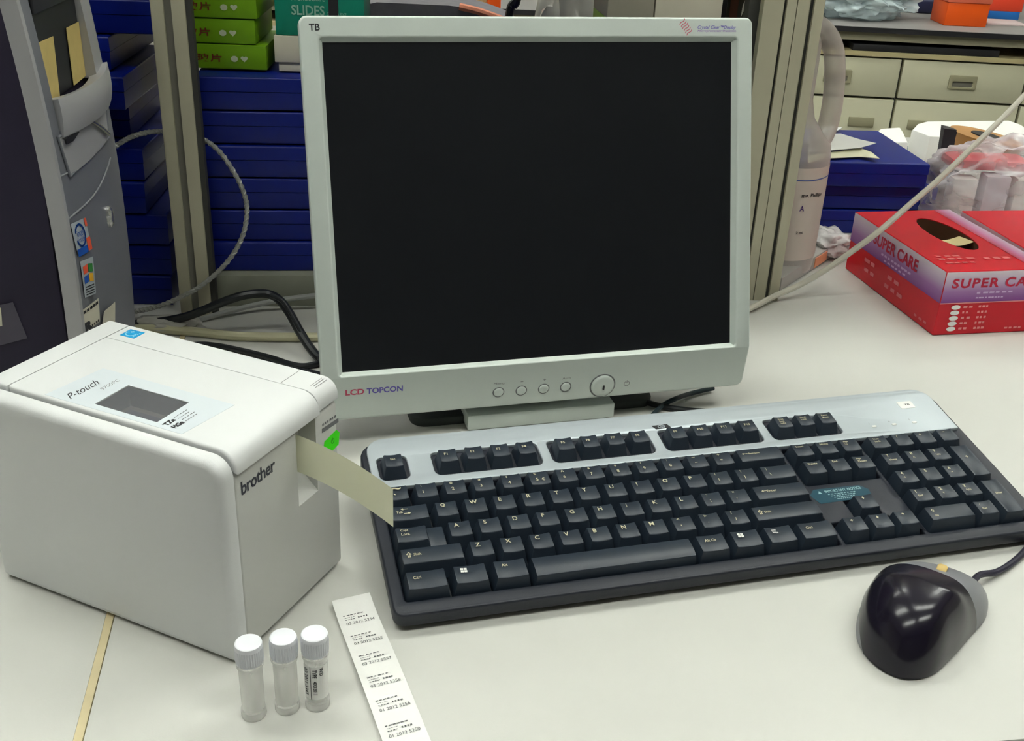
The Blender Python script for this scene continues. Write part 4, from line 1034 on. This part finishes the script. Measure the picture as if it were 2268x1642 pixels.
# crumpled clear bag above the middle of the monitor
def crumple(c, sx, sy, sz, amp, seed, n=4, fr=3.):
    bm = bmesh.new(); bmesh.ops.create_icosphere(bm, subdivisions=n, radius=1)
    for v in bm.verts:
        p = v.co.normalized(); k = 1+amp*noise.noise(p*fr+Vector((seed, 0, 0)))+amp*.6*abs(noise.noise(p*fr*2.3+Vector((0, seed, 0))))
        z = p.z*k
        v.co = Vector((c[0]+p.x*k*sx, c[1]+p.y*k*sy, c[2]+max(z, -.98)*sz))
    mn_ = min(v.co.z for v in bm.verts)
    for v in bm.verts: v.co.z += c[2]-sz-mn_
    return bm
x0 = V(1256, 20, 1.32).x
o = make('plastic_bag', crumple((x0, 1.36, .135), .043, .045, .135, .35, 3), film_mat('bag_plastic_grey', (170, 170, 165), .7, .2, bump=.7, bscale=25), None, None, 60); tag(o, 'crumpled clear plastic bag seen over the middle of the monitor', 'bag')
p_ = [V(1128, 34, 1.30), V(1135, 10, 1.30), V(1150, -30, 1.30)]
o = make('cable', bm_tube([Vector((p_[0].x-.004, 1.30, 0.0)), Vector((p_[0].x-.012, 1.30, .15)), p_[0], p_[1], p_[2], Vector((p_[2].x+.02, 1.3, .44))], .005, 8, 6), M_cable_b); tag(o, 'short black cable hanging behind the monitor beside the clear bag', 'cable')
# board behind the right post
bx0, bx1 = V(1606, 30, 1.13).x, V(1700, 30, 1.13).x
bdm = bm_box(0, bx1-bx0, 0, .012, 0, .33, .001)
brd = thing('binder', 'dark olive binder standing behind the right rack post', 'binder', (bx0, 1.13, 0))
make('cover', bdm, mat('binder_olive', (66, 66, 56), .6), brd, T(bx0, 1.13, 0))
make('spine_edge', bm_box(-.006, .001, -.001, .013, 0, .331, .001), M_dark, brd, T(bx0, 1.13, 0))
make('brown_label', bm_box(.004, .012, -.0006, 0, .06, .33), mat('brown_strip', (96, 60, 44), .7), brd, T(bx0, 1.13, 0))
pw0 = [V(1640, 40, 1.12), V(1645, 12, 1.12), V(1652, -4, 1.12), V(1664, -4, 1.12), V(1652, 14, 1.12)]
b = bmesh.new(); b.faces.new([b.verts.new(p) for p in pw0]); bmesh.ops.solidify(b, geom=b.faces[:], thickness=.0006)
make('paper_marker', b, M_paper, brd, Matrix(), smooth=0)

# ================================================================== CABLES
def cable(name, label, pts, r, m, cat='cable', n=10, sm=8):
    o = make(name, bm_tube(pts, r, n, sm), m); return tag(o, label, cat)
Yc = .9325
# braided steel security cable: behind the left post on top, in front of it below
ring_pts = [V(255, 324, .928), V(285, 306, .930), V(318, 295, .933), V(355, 291, .9362), V(400, 293, .9375), V(445, 306, .9385), V(485, 335, .938), V(520, 385, .936), V(541, 430, .934), V(547, 470, .930), V(538, 520, .926), V(515, 565, .922), V(480, 605, .917), V(440, 637, .909), V(405, 656, .903), V(365, 674, .90), V(330, 684, .895), V(300, 690, .892), V(280, 693, .885)]
seg = catmull(ring_pts, 14); nb = 3
bmt = bm_tube(ring_pts, .0020, 8, 10)
sec = tag(make('security_cable', bmt, M_steel), 'twisted grey steel cable looping around the left rack post', 'cable')
hel = bmesh.new()
for ph in range(2):
    hp_ = []
    tlen = 0
    for i, p in enumerate(seg):
        t = (seg[min(i+1, len(seg)-1)]-seg[max(i-1, 0)]).normalized(); nx = Vector((0, 1, 0)).cross(t).normalized(); ny = t.cross(nx)
        a = i*.85+ph*pi; hp_.append(p+nx*.0016*cos(a)+ny*.0016*sin(a))
    hel = join(hel, bm_tube(hp_, .0010, 5, 0))
make('cable_strand', hel, M_steel, sec, Matrix())
cable('power_cable', 'thick black power cable arching from the tower to the monitor', [Vector((-.52, .893, .006)), Vector((-.44, .885, .006)), A(262, 722, .006), A(310, 716, .006), A(360, 712, .008), A(410, 702, .016), A(450, 688, .026), A(490, 671, .034), A(530, 657, .040), A(565, 651, .042), A(595, 652, .041), A(618, 664, .038), A(640, 692, .030), A(664, 735, .018), A(690, 775, .009), A(715, 800, .005), A(745, 815, .004)], .0040, M_cable_b)
cable('power_cable', 'thinner black cable running close beside the arching power cable', [A(600, 655, .044), A(626, 668, .041), A(652, 708, .028), A(676, 752, .014), A(700, 786, .007), A(725, 806, .010), A(760, 818, .010)], .0021, M_cable_b)
cable('white_cable', 'thick off-white cable crossing the bench behind the printer', [Vector((-.50, .868, .005)), Vector((-.40, .862, .005)), A(330, 729, .004), A(390, 732, .004), A(440, 736, .004), A(500, 743, .004), A(560, 746, .004), A(630, 747, .004), A(700, 747, .004), A(760, 748, .004)], .0042, mat('cable_offwhite', (206, 202, 168), .4))
cable('grey_cable', 'thin grey cable slanting up towards the monitor on the bench', [A(400, 716, .002), A(450, 706, .003), A(500, 692, .005), A(560, 677, .008), A(620, 665, .012), A(700, 655, .016), A(760, 650, .016)], .0026, mat('cable_grey_light', (160, 162, 158), .4))
cable('dark_cable', 'thin dark cable along the foot of the grey shelf', [A(500, 672, .002), A(560, 672, .002), A(620, 673, .002), A(700, 673, .002), A(760, 675, .002)], .0018, M_cable_b)
cable('black_cable', 'thin black cable emerging behind the printer lid', [Vector((-.30, .83, .003)), A(430, 764, .003), A(480, 766, .003), A(540, 778, .003), A(600, 793, .003), A(640, 806, .003), A(670, 811, .003), A(705, 806, .003), A(750, 795, .003)], .0026, M_cable_b)
cable('black_cable', 'second thin black cable just below it, curving under the monitor', [A(470, 775, .009), A(530, 790, .008), A(590, 802, .007), A(640, 815, .009), A(675, 822, .003), A(706, 828, .003), A(760, 845, .003)], .0020, M_cable_b)
cable('black_cable', 'black cable showing under the right side of the monitor', [A(1380, 868, .004), A(1420, 886, .003), A(1460, 899, .003), A(1510, 907, .003), A(1560, 912, .003), A(1620, 915, .003)], .0024, M_cable_b)
cable('black_cable', 'short black cable crossing behind the keyboard badge', [A(1435, 935, .004), A(1450, 915, .004), A(1470, 897, .004), A(1495, 884, .009), A(1530, 872, .004), A(1580, 860, .004)], .0020, mat('cable_navy', (38, 56, 62), .4))
cable('white_cable', 'pale cable rising from behind the monitor over the red carton', [Vector((.08, .955, .004)), Vector((.14, .962, .004)), A(1590, 712, .005), A(1662, 683, .006), A(1720, 654, .010), A(1770, 632, .018), A(1830, 597, .036), A(1880, 562, .055), A(1950, 510, .082), A(2020, 449, .105), A(2080, 397, .125), A(2150, 330, .145), A(2220, 262, .165), A(2275, 205, .18), A(2330, 150, .2)], .0030, M_cable_w)
# faint second cable lying on the bench below the white one
# clutter of white plastic at the foot of the left post
o = make('plastic_scrap', crumple((-.312, .886, .006), .030, .012, .006, .35, 5, 3), film_mat('scrap_film', (206, 204, 196), .8, .3), None, None, 60); tag(o, 'crumpled white plastic film at the foot of the left post', 'plastic film')

# ================================================================== JUG
jx = V(1846, 300, 1.12).x-.047
jg = thing('plastic_jug', 'translucent plastic jug with a paper label behind the right post', 'jug', (jx, 1.12, 0))
prof = [(0, .001), (.040, .001), (.0455, .006), (.047, .012), (.047, .128), (.044, .140), (.030, .154), (.018, .166), (.012, .185), (.012, .262), (0, .262)]
JM = T(jx, 1.12, 0)
JR = Matrix(((.86, 0, 0, 0), (0, .92, 0, 0), (0, 0, 1, 0), (0, 0, 0, 1)))
b = bm_lathe([(r_*.78 if z_ < .14 else r_*.8, z_) for r_, z_ in prof], 40)
make('jug_body', xf(b, T(.010, 0, 0)), M_jug, jg, JM)
hpnts = [V(1828, 292, 1.12), V(1840, 250, 1.12), V(1847, 200, 1.12), V(1849, 150, 1.12), V(1846, 110, 1.12), V(1832, 78, 1.12), V(1806, 55, 1.12), V(1775, 50, 1.12)]
make('handle', bm_tube([V(1806, 330, 1.12)]+hpnts, .0105, 16, 8), M_jug, jg, Matrix())
R0 = .047*.78+.0006
lb = bm_grid(lambda i, j: (.010+R0*cos(-2.6+2.5*i), R0*sin(-2.6+2.5*i), .022+.100*j), 24, 2); jl = make('jug_label', lb, mat('jug_label_paper', (216, 204, 194), .6), jg, JM)
tb = bmesh.new()
def cyl_text(body, a, z, w, h, m):
    b = bm_text(body, w, h, m, bold=.02)
    for v in b.verts: aa = a+v.co.x/R0; v.co = Vector((.010+(R0+.0005)*cos(aa), (R0+.0005)*sin(aa), z+v.co.y))
    return b
tb = join(tb, cyl_text('mg. Phillips', -1.45, .0905, .026, .0052, 0), cyl_text('A', -1.45, .077, .005, .006, 1), cyl_text('2 ml', -1.45, .052, .008, .003, 0))
ln_ = bm_grid(lambda i, j: (.010+(R0+.0005)*cos(-2.2+2.0*i), (R0+.0005)*sin(-2.2+2.0*i), .109+.0012*j+.004*max(0, i-.5)), 16, 1, 2)
tb = join(tb, ln_)
make('printed_text', tb, [M_ink, mat('ink_violet', (90, 60, 130), .6), mat('ink_blue_line', (90, 110, 180), .6)], jl, JM, smooth=0)

# ================================================================== RIGHT-HAND BLUE BOXES WITH PAPERS
rb0 = T(.497, 1.262, 0) @ RZ(R(4))
grp = 'blue slide boxes stacked behind the red cartons'
rbx = [(.492, 1.262, 0.0, 5), (.4985, 1.262, .0305, 4), (.4785, 1.250, .061, 5)]
labs = ['blue slide box at the foot of the stack behind the red carton', 'blue slide box in the middle of the stack behind the red carton', 'blue slide box topmost of the stack behind the red carton, with papers on it']
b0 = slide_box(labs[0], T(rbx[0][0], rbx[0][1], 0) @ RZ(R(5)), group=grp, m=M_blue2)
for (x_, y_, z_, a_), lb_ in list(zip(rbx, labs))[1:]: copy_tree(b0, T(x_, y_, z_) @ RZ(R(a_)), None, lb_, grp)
zt = .0921
def sheet(name, label, pts, m, curl=0., cat='paper'):
    b = bmesh.new(); b.faces.new([b.verts.new(p) for p in pts]); bmesh.ops.recalc_face_normals(b, faces=b.faces[:]); bmesh.ops.solidify(b, geom=b.faces[:], thickness=.0006)
    o = make(name, b, m, smooth=0); return tag(o, label, cat)
sheet('paper_sheet', 'cream folded paper lying nearest the edge of the top blue box', [A(1790, 362, zt+.0006), A(1820, 352, zt+.0006), A(1905, 348, zt+.0008), A(1948, 352, zt+.003), A(1930, 338, zt+.004), A(1906, 329, zt+.003), A(1840, 338, zt+.002), A(1790, 345, zt+.002)], mat('paper_cream', (240, 238, 205), .6))
sheet('paper_sheet', 'white pointed sheet of paper on the top blue box', [A(1790, 338, zt+.005), A(1905, 328, zt+.006), A(1941, 318, zt+.0075), A(1905, 310, zt+.006), A(1862, 297, zt+.005), A(1790, 300, zt+.005)], M_paper)
sheet('paper_sheet', 'small white paper at the far corner of the top blue box', [A(1800, 300, zt+.0012), A(1845, 296, zt+.0012), A(1866, 283, zt+.0012), A(1800, 282, zt+.0012)], M_paper)
# stack of white trays beyond
def blob_plate(name, label, pts_px, z0, z1, m, cat, r=.004):
    poly = [A(*p, z1) for p in pts_px]; b = bm_prism([(q.x, q.y) for q in poly], z0, z1, r)
    return tag(make(name, b, m), label, cat)
blob_plate('paper_pad', 'low white pad of papers beside the blue boxes', [(1930, 300), (1980, 314), (2012, 314), (2002, 292), (1995, 281), (1950, 284)], 0, .05, M_paper, 'paper')
blob_plate('polystyrene_tray', 'bright white tray lying furthest back on the bench', [(2020, 286), (2060, 301), (2268, 310), (2300, 298), (2262, 275), (2235, 266), (2050, 268), (2032, 273)], 0, .062, M_paper, 'tray')
blob_plate('plastic_tray', 'grey plastic tray between the blue boxes and the black clip', [(1985, 322), (2030, 350), (2110, 348), (2110, 326)], 0, .018, mat('tray_grey_blue', (122, 138, 142), .5), 'tray', .002)
blob_plate('paper_pad', 'white note pad showing between the blue box and the black clip', [(2048, 364), (2050, 380), (2110, 388), (2110, 364)], 0, .040, M_paper, 'paper', .001)
blob_plate('plastic_tray', 'white tray edge visible just right of the blue boxes', [(2050, 388), (2040, 430), (2080, 445), (2130, 400)], 0, .018, M_paper, 'tray', .001)
# black clip standing
c0 = V(2088, 375, 1.34); c1 = V(2104, 290, 1.34)
bc = thing('document_clip', 'black plastic clip standing upright beside the blue boxes', 'clip', (c0.x, 1.34, 0))
b = bm_prism([(V(2077, 368, 1.34).x, V(2077, 368, 1.34).z), (V(2106, 372, 1.34).x, V(2106, 372, 1.34).z), (V(2119, 288, 1.34).x, V(2119, 288, 1.34).z), (V(2092, 285, 1.34).x, V(2092, 285, 1.34).z)], 0, .012, .001)
for v in b.verts: v.co = Vector((v.co.x, 1.34+v.co.z, v.co.y))
bmesh.ops.recalc_face_normals(b, faces=b.faces[:]); make('front_jaw', b, mat('clip_grey', (58, 56, 60), .5), bc, Matrix())
b = bm_prism([(V(2100, 372, 1.34).x, V(2100, 372, 1.34).z), (V(2108, 372, 1.34).x, V(2108, 372, 1.34).z), (V(2128, 298, 1.34).x, V(2128, 298, 1.34).z), (V(2110, 294, 1.34).x, V(2110, 294, 1.34).z)], 0, .03, .001)
for v in b.verts: v.co = Vector((v.co.x, 1.353+v.co.z, v.co.y))
bmesh.ops.recalc_face_normals(b, faces=b.faces[:]); make('rear_jaw', b, M_dark, bc, Matrix())
make('clip_base', bm_box(c0.x-.055, c0.x+.02, 1.33, 1.375, 0, max(.01, V(2088, 376, 1.34).z), .002), M_dark, bc, Matrix())
# tape roll with brown core
q = A(2165, 300, .085)
rl = thing('tape_roll', 'brown tape roll with a black core on the white tray', 'tape roll', (q.x, q.y, .062))
make('roll', xf(bm_lathe([(.020, -.011), (.047, -.011), (.047, .011), (.020, .011), (.020, -.011)], 36), T(q.x+.01, q.y, .074) @ RY(R(8))), mat('tape_brown', (190, 140, 84), .4), rl, Matrix())
make('core', xf(bm_lathe([(.0, -.0118), (.0195, -.0118), (.0195, .0125), (0, .0125)], 30), T(q.x+.01, q.y, .074) @ RY(R(8))), M_dark, rl, Matrix())

# ================================================================== RED GLOVE CARTONS
gA = Vector((.4019, .9519, 0)); gyaw = .2436; GL, GW, GH = .182, .1120, .0654
gA = A(2065, 744)
gyaw = .21
gex = Vector((cos(gyaw), sin(gyaw), 0)); gey = Vector((-sin(gyaw), cos(gyaw), 0))
GMx = frame(gA, gex, gey)
M_gred = mat('carton_red', (206, 8, 34), .3, spec=.5)
M_lilac = grad_mat('carton_lilac', [(0., (128, 60, 140)), (.35, (160, 110, 170)), (.75, (206, 186, 210)), (1., (226, 214, 222))], 2, .0335, .0650, .3)
M_lilac2 = grad_mat('carton_lilac_top', [(0., (190, 60, 80)), (.45, (196, 120, 160)), (1., (206, 180, 206))], 0, .0920, GW, .25)
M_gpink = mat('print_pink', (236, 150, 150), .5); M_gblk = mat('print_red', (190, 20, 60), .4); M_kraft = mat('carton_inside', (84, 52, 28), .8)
def glove_box(mw, label, opened=True, text=True):
    t = thing('glove_box', label, 'box', tuple(mw.translation), 0, 'red glove cartons on the bench'); t.matrix_world = mw; RM[t.name] = mw
    body = bm_box(0, GW, 0, GL, .0003, GH, .0007, 1)
    if opened:
        cx, cy = GW*.56, GL*.58
        ov = bm_prism([(cx+.019*cos(k/28*2*pi), cy+.050*sin(k/28*2*pi)) for k in range(28)], GH-.02, GH+.02)
        body = boolean(body, ov)
    make('carton', body, M_gred, t, mw)
    # lilac band around the upper half
    make('printed_band', bm_box(-.0002, GW+.0002, -.0002, GL+.0002, .0335, GH-.0008), M_lilac, t, mw, smooth=0) if False else None
    fb = bm_quad([(0.0004, -.0003, .0335), (GW, -.0003, .0335), (GW, -.0003, GH-.0006), (0.0004, -.0003, GH-.0006)])
    fb = join(fb, bm_quad([(-.0003, GL, .0335), (-.0003, .0004, .0335), (-.0003, .0004, GH-.0006), (-.0003, GL, GH-.0006)]))
    make('printed_band', fb, M_lilac, t, mw, smooth=0)
    make('printed_band', bm_quad([(.092, 0.001, GH+.0003), (GW-.0005, 0.001, GH+.0003), (GW-.0005, GL, GH+.0003), (.092, GL, GH+.0003)]), M_lilac2, t, mw, smooth=0)
    ff = Matrix(((1, 0, 0, 0), (0, 0, -1, -.0006), (0, 1, 0, 0), (0, 0, 0, 1)))          # front face
    sf = Matrix(((0, 0, -1, -.0006), (-1, 0, 0, 0), (0, 1, 0, 0), (0, 0, 0, 1)))           # left face, x runs towards the viewer
    if text:
        tx = xf(bm_text('SUPER CARE', .098, .0098, 0, bold=.03, space=1.15), T(.008, .0485, 0))
        tx = join(tx, xf(bars(6, .040, .0018, 1, 1), T(.036, .0425, 0)), xf(bars(9, .030, .0014, 2, 1), T(.036, .0375, 0)), bm_quad([(0, .0328, 0), (GW, .0328, 0), (GW, .0338, 0), (0, .0338, 0)], 2))
        for k in range(5):
            e = bm_prism([(.0048*cos(a/16*2*pi), .0024*sin(a/16*2*pi)) for a in range(16)], 0, .0002)
            for f in e.faces: f.material_index = 3
            tx = join(tx, xf(e, T(.0175, .0290-.0056*k, 0)), xf(bars(2, [.012, .008, .012, .009, .010][k], .0022, 30+k, 2), T(.0255, .0280-.0056*k, 0)), xf(bars(3, .012, .0022, 40+k, 2), T(.0415, .0280-.0056*k, 0)))
        tx = join(tx, xf(bars(4, .02, .0018, 50, 2), T(.075, .0045, 0)))
        make('printed_text', tx, [M_gblk, mat('print_lilac', (206, 176, 214), .5), M_gpink, M_paper], t, mw @ ff, smooth=0)
        tx = xf(bm_text('SUPER CARE', .088, .0125, 0, bold=.03), T(-.135, .0465, 0))
        tx = join(tx, xf(bars(9, .060, .0022, 60, 1), T(-.115, .0405, 0)), xf(bars(6, .045, .0018, 61, 1), T(-.108, .036, 0)), xf(bars(2, .028, .004, 62, 2), T(-.145, .023, 0)), xf(bars(2, .026, .004, 63, 2), T(-.142, .013, 0)), xf(bars(2, .026, .004, 64, 2), T(-.095, .022, 0)), xf(bars(3, .038, .004, 65, 2), T(-.098, .012, 0)), xf(bars(3, .026, .0024, 66, 2), T(-.036, .006, 0)))
        make('printed_text', tx, [M_gblk, MATS['print_lilac'], mat('print_dull_pink', (214, 110, 120), .5)], t, mw @ sf, smooth=0)
        tf = T(0, 0, GH+.0005)
        tx = join(xf(bars(4, .034, .0035, 70, 0), T(.012, .020, 0)), xf(bars(4, .040, .0045, 71, 0), T(.010, .030, 0)), xf(bars(3, .026, .0035, 72, 0), T(.012, .038, 0)), xf(bars(3, .03, .006, 73, 0), T(.058, .028, 0)))
        make('printed_text', tx, mat('print_salmon', (226, 110, 110), .4), t, mw @ tf, smooth=0)
    if opened:
        cx, cy = GW*.56, GL*.58
        fl = bm_grid(lambda i, j: Vector((cx-.0165+.033*i, cy-.012+.026*j-.012*i, GH-.0010-.006*sin(i*pi)-.003*j)), 8, 3)
        bmesh.ops.solidify(fl, geom=fl.faces[:], thickness=.0004)
        tag(make('glove', fl, mat('glove_cream', (206, 190, 140), .7), t, mw), 'cream glove inside the opening')
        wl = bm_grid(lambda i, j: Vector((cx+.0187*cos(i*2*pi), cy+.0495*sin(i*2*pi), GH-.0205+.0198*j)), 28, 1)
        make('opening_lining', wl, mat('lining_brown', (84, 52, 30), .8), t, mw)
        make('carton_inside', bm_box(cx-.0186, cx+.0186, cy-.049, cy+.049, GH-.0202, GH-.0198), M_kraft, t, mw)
    return t
glove_box(GMx, 'red glove carton with an oval opening showing a cream glove')
g2 = GMx @ T(GW+.0045, -.004+.0, 0) @ RZ(R(-2.5))
glove_box(g2, 'closed red carton at the right edge, beside the opened glove carton', opened=False, text=False)

# clear bag with pinkish contents on the second carton
pb0 = A(2185, 452, .066)
bgp = thing('plastic_bag', 'clear plastic bag with pink and white contents behind the red cartons', 'bag', (pb0.x, pb0.y+.05, .0))
cx_, cy_ = V(2200, 400, 1.24).x, 1.27
make('bag_film', crumple((cx_+.028, cy_, .058), .094, .055, .060, .20, 11, 5, 3.2), M_bag, bgp, Matrix(), 60)
for (dx, dy, w_, h_, m_) in ((-.055, -.01, .030, .075, M_paper), (-.018, -.012, .03, .08, mat('bag_white', (224, 224, 232), .5)), (.02, -.008, .03, .078, M_paper), (.056, -.004, .028, .07, mat('bag_violet', (130, 70, 120), .5))):
    make('packet', bm_box(cx_+.028+dx-w_/2, cx_+.028+dx+w_/2, cy_+dy-.012, cy_+dy+.012, .004, h_, .003), m_, bgp, Matrix())
make('packet', bm_box(cx_-.045, cx_+.05, cy_-.014, cy_+.03, .083, .096, .005), mat('bag_red', (222, 90, 96), .5), bgp, Matrix())

# clutter beside the jug: clear ruler tray, film, orange cap
ct = thing('plastic_tray', 'clear narrow tray with an orange end at the foot of the right post', 'tray', tuple(A(1790, 615)))
t0, t1 = A(1728, 648), A(1842, 572)
dd = (t1-t0).normalized(); TMX = frame(t0, dd, Vector((0, 0, 1)).cross(dd))
make('tray_body', xf(bm_box(0, (t1-t0).length, 0, .035, .0008, .016, .002), Matrix()), film_mat('tray_clear', (200, 198, 192), .55, .2), ct, TMX)
make('orange_label', bm_box((t1-t0).length*.62, (t1-t0).length*.86, -.0008, 0, .003, .014), mat('label_dull_orange', (226, 150, 110), .5), ct, TMX)
o = make('plastic_film', crumple((A(1815, 560).x, A(1815, 560).y, .014), .030, .03, .014, .4, 21, 4), film_mat('film_white', (226, 224, 224), .75, .2, bump=.6, bscale=60), None, None, 60); tag(o, 'crumpled white plastic film between the jug and the red carton', 'plastic film')

# ================================================================== FAR BENCH
FY = 3.10
fb_ = thing('lab_bench', 'grey-topped lab bench with a black edge, across the aisle', 'bench', (.9, 3.4, -.88))
fm_ = T(0, FY, 0) @ RZ(R(-2.0))
make('worktop', bm_box(-1.2, 3.0, 0, .8, -.014, 0, .001), M_fartop, fb_, fm_)
make('black_edge', bm_box(-1.2, 3.0, -.004, .0005, -.0145, -.0012), M_dark, fb_, fm_)
make('rail', bm_box(-1.2, 3.0, .012, .05, -.038, -.0146), M_farrail, fb_, fm_)
make('back_panel', bm_box(-1.2, 3.0, .45, .47, -.066, -.0146), M_dark, fb_, fm_)
make('frame_top', bm_box(-1.2, 3.0, .004, .78, -.0785, -.066), M_ledge, fb_, fm_)
make('leg', bm_box(-1.15, -1.05, .1, .2, -.066, -.0146), M_farrail, fb_, fm_)
make('leg', bm_box(2.85, 2.95, .1, .2, -.066, -.0146), M_farrail, fb_, fm_)
def far_unit(x0, w, label):
    t = thing('drawer_unit', label, 'cabinet', (x0+w/2, FY+.3, -.88), 0, 'cream drawer units under the far bench')
    mw = fm_
    make('carcass', bm_box(x0+.001, x0+w-.001, .03, .78, -.88, -.0788), mat('far_carcass', (96, 96, 90), .6), t, mw)
    for (z0, z1) in ((-.188, -.084),):
        d = make('drawer', bm_box(x0+.004, x0+w-.004, .008, .0298, z0, z1, .001), M_far, t, mw)
        h = join(bm_plate(rrect(x0+w/2-.038, x0+w/2+.038, -.155, -.117, .004, 3), [rrect(x0+w/2-.028, x0+w/2+.028, -.149, -.134, .003, 3)], 0, .006, .001))
        for v in h.verts: v.co = Vector((v.co.x, .008-v.co.z, v.co.y))
        bmesh.ops.recalc_face_normals(h, faces=h.faces[:]); hh = make('handle', h, M_handle, d, mw)
        make('handle_recess', bm_box(x0+w/2-.028, x0+w/2+.028, .0070, .0078, -.149, -.134), M_groove, hh, mw)
    return t
def far_door(t, x0, x1, hx, mw=None):
    d = make('door', bm_box(x0+.004, x1-.004, .008, .0298, -.86, -.195, .001), M_far, t, fm_)
    make('handle', bm_box(hx-.036, hx+.036, .002, .0079, -.272, -.246, .002), M_handle, d, fm_)
u1 = far_unit(.352, .345, 'cream drawer unit under the far bench, mostly hidden behind the monitor')
u2 = far_unit(.697, .345, 'cream drawer unit under the far bench, just right of the jug')
u3 = far_unit(1.042, .345, 'cream drawer unit under the far bench, straight above the red cartons')
u4 = far_unit(1.387, .345, 'cream drawer unit at the right edge of the picture')
far_door(u1, .352, .697, .66); far_door(u2, .697, 1.042, .957); far_door(u3, 1.042, 1.387, 1.123); far_door(u4, 1.387, 1.732, 1.45)
# things on the far bench
o = make('plastic_bag', crumple((.93, 3.24, .06), .15, .09, .06, .4, 31, 5, 3.4), M_bag2, None, None, 60); tag(o, 'large crumpled clear bag lying on the far bench', 'bag')
dv = thing('tape_dispenser', 'dark blue and black dispenser on the far bench behind the clear bag', 'dispenser', (1.185, 3.44, 0))
make('dispenser_body', bm_box(1.125, 1.25, 3.40, 3.50, 0, .045, .012, 3), mat('far_dark_blue', (40, 44, 74), .4), dv, Matrix())
make('dispenser_drum', xf(bm_lathe([(0, -.02), (.024, -.02), (.024, .02), (0, .02)], 24), T(1.18, 3.44, .055) @ RX(pi/2)), mat('far_blue', (60, 80, 130), .4), dv, Matrix())
ob = thing('storage_box', 'bright orange storage box with a pale lid on the far bench', 'box', (1.22, 3.2, 0))
make('box_body', bm_box(1.165, 1.283, 3.16, 3.28, 0, .062, .003), M_orange, ob, Matrix()); make('box_lid', bm_box(1.162, 1.286, 3.157, 3.283, .0625, .10, .003), mat('far_salmon', (240, 120, 90), .5), ob, Matrix())
simple_box('tip_box', 'flat blue box at the bottom of the small pile on the far bench', 'box', 1.335, 1.455, 3.36, .09, 0, .022, mat('far_bright_blue', (30, 110, 190), .5), 0)
simple_box('tip_box', 'orange-red box in the middle of the small pile on the far bench', 'box', 1.33, 1.46, 3.36, .09, .0222, .058, mat('far_red_orange', (230, 70, 40), .5), 0)
simple_box('tip_box', 'white and blue box on top of the small pile on the far bench', 'box', 1.335, 1.45, 3.36, .09, .0582, .072, M_paper, 0)
simple_box('paper_pad', 'pinkish white pad lying in front of the small pile', 'paper', 1.31, 1.42, 3.22, .09, 0, .006, mat('far_pinkish', (226, 206, 206), .6), 0)
simple_box('cable_duct', 'dark flat keyboard-like tray on the open shelf of the far bench', 'tray', .9, 1.3, 3.08, .2, -.0658, -.048, M_dark, -1.5)
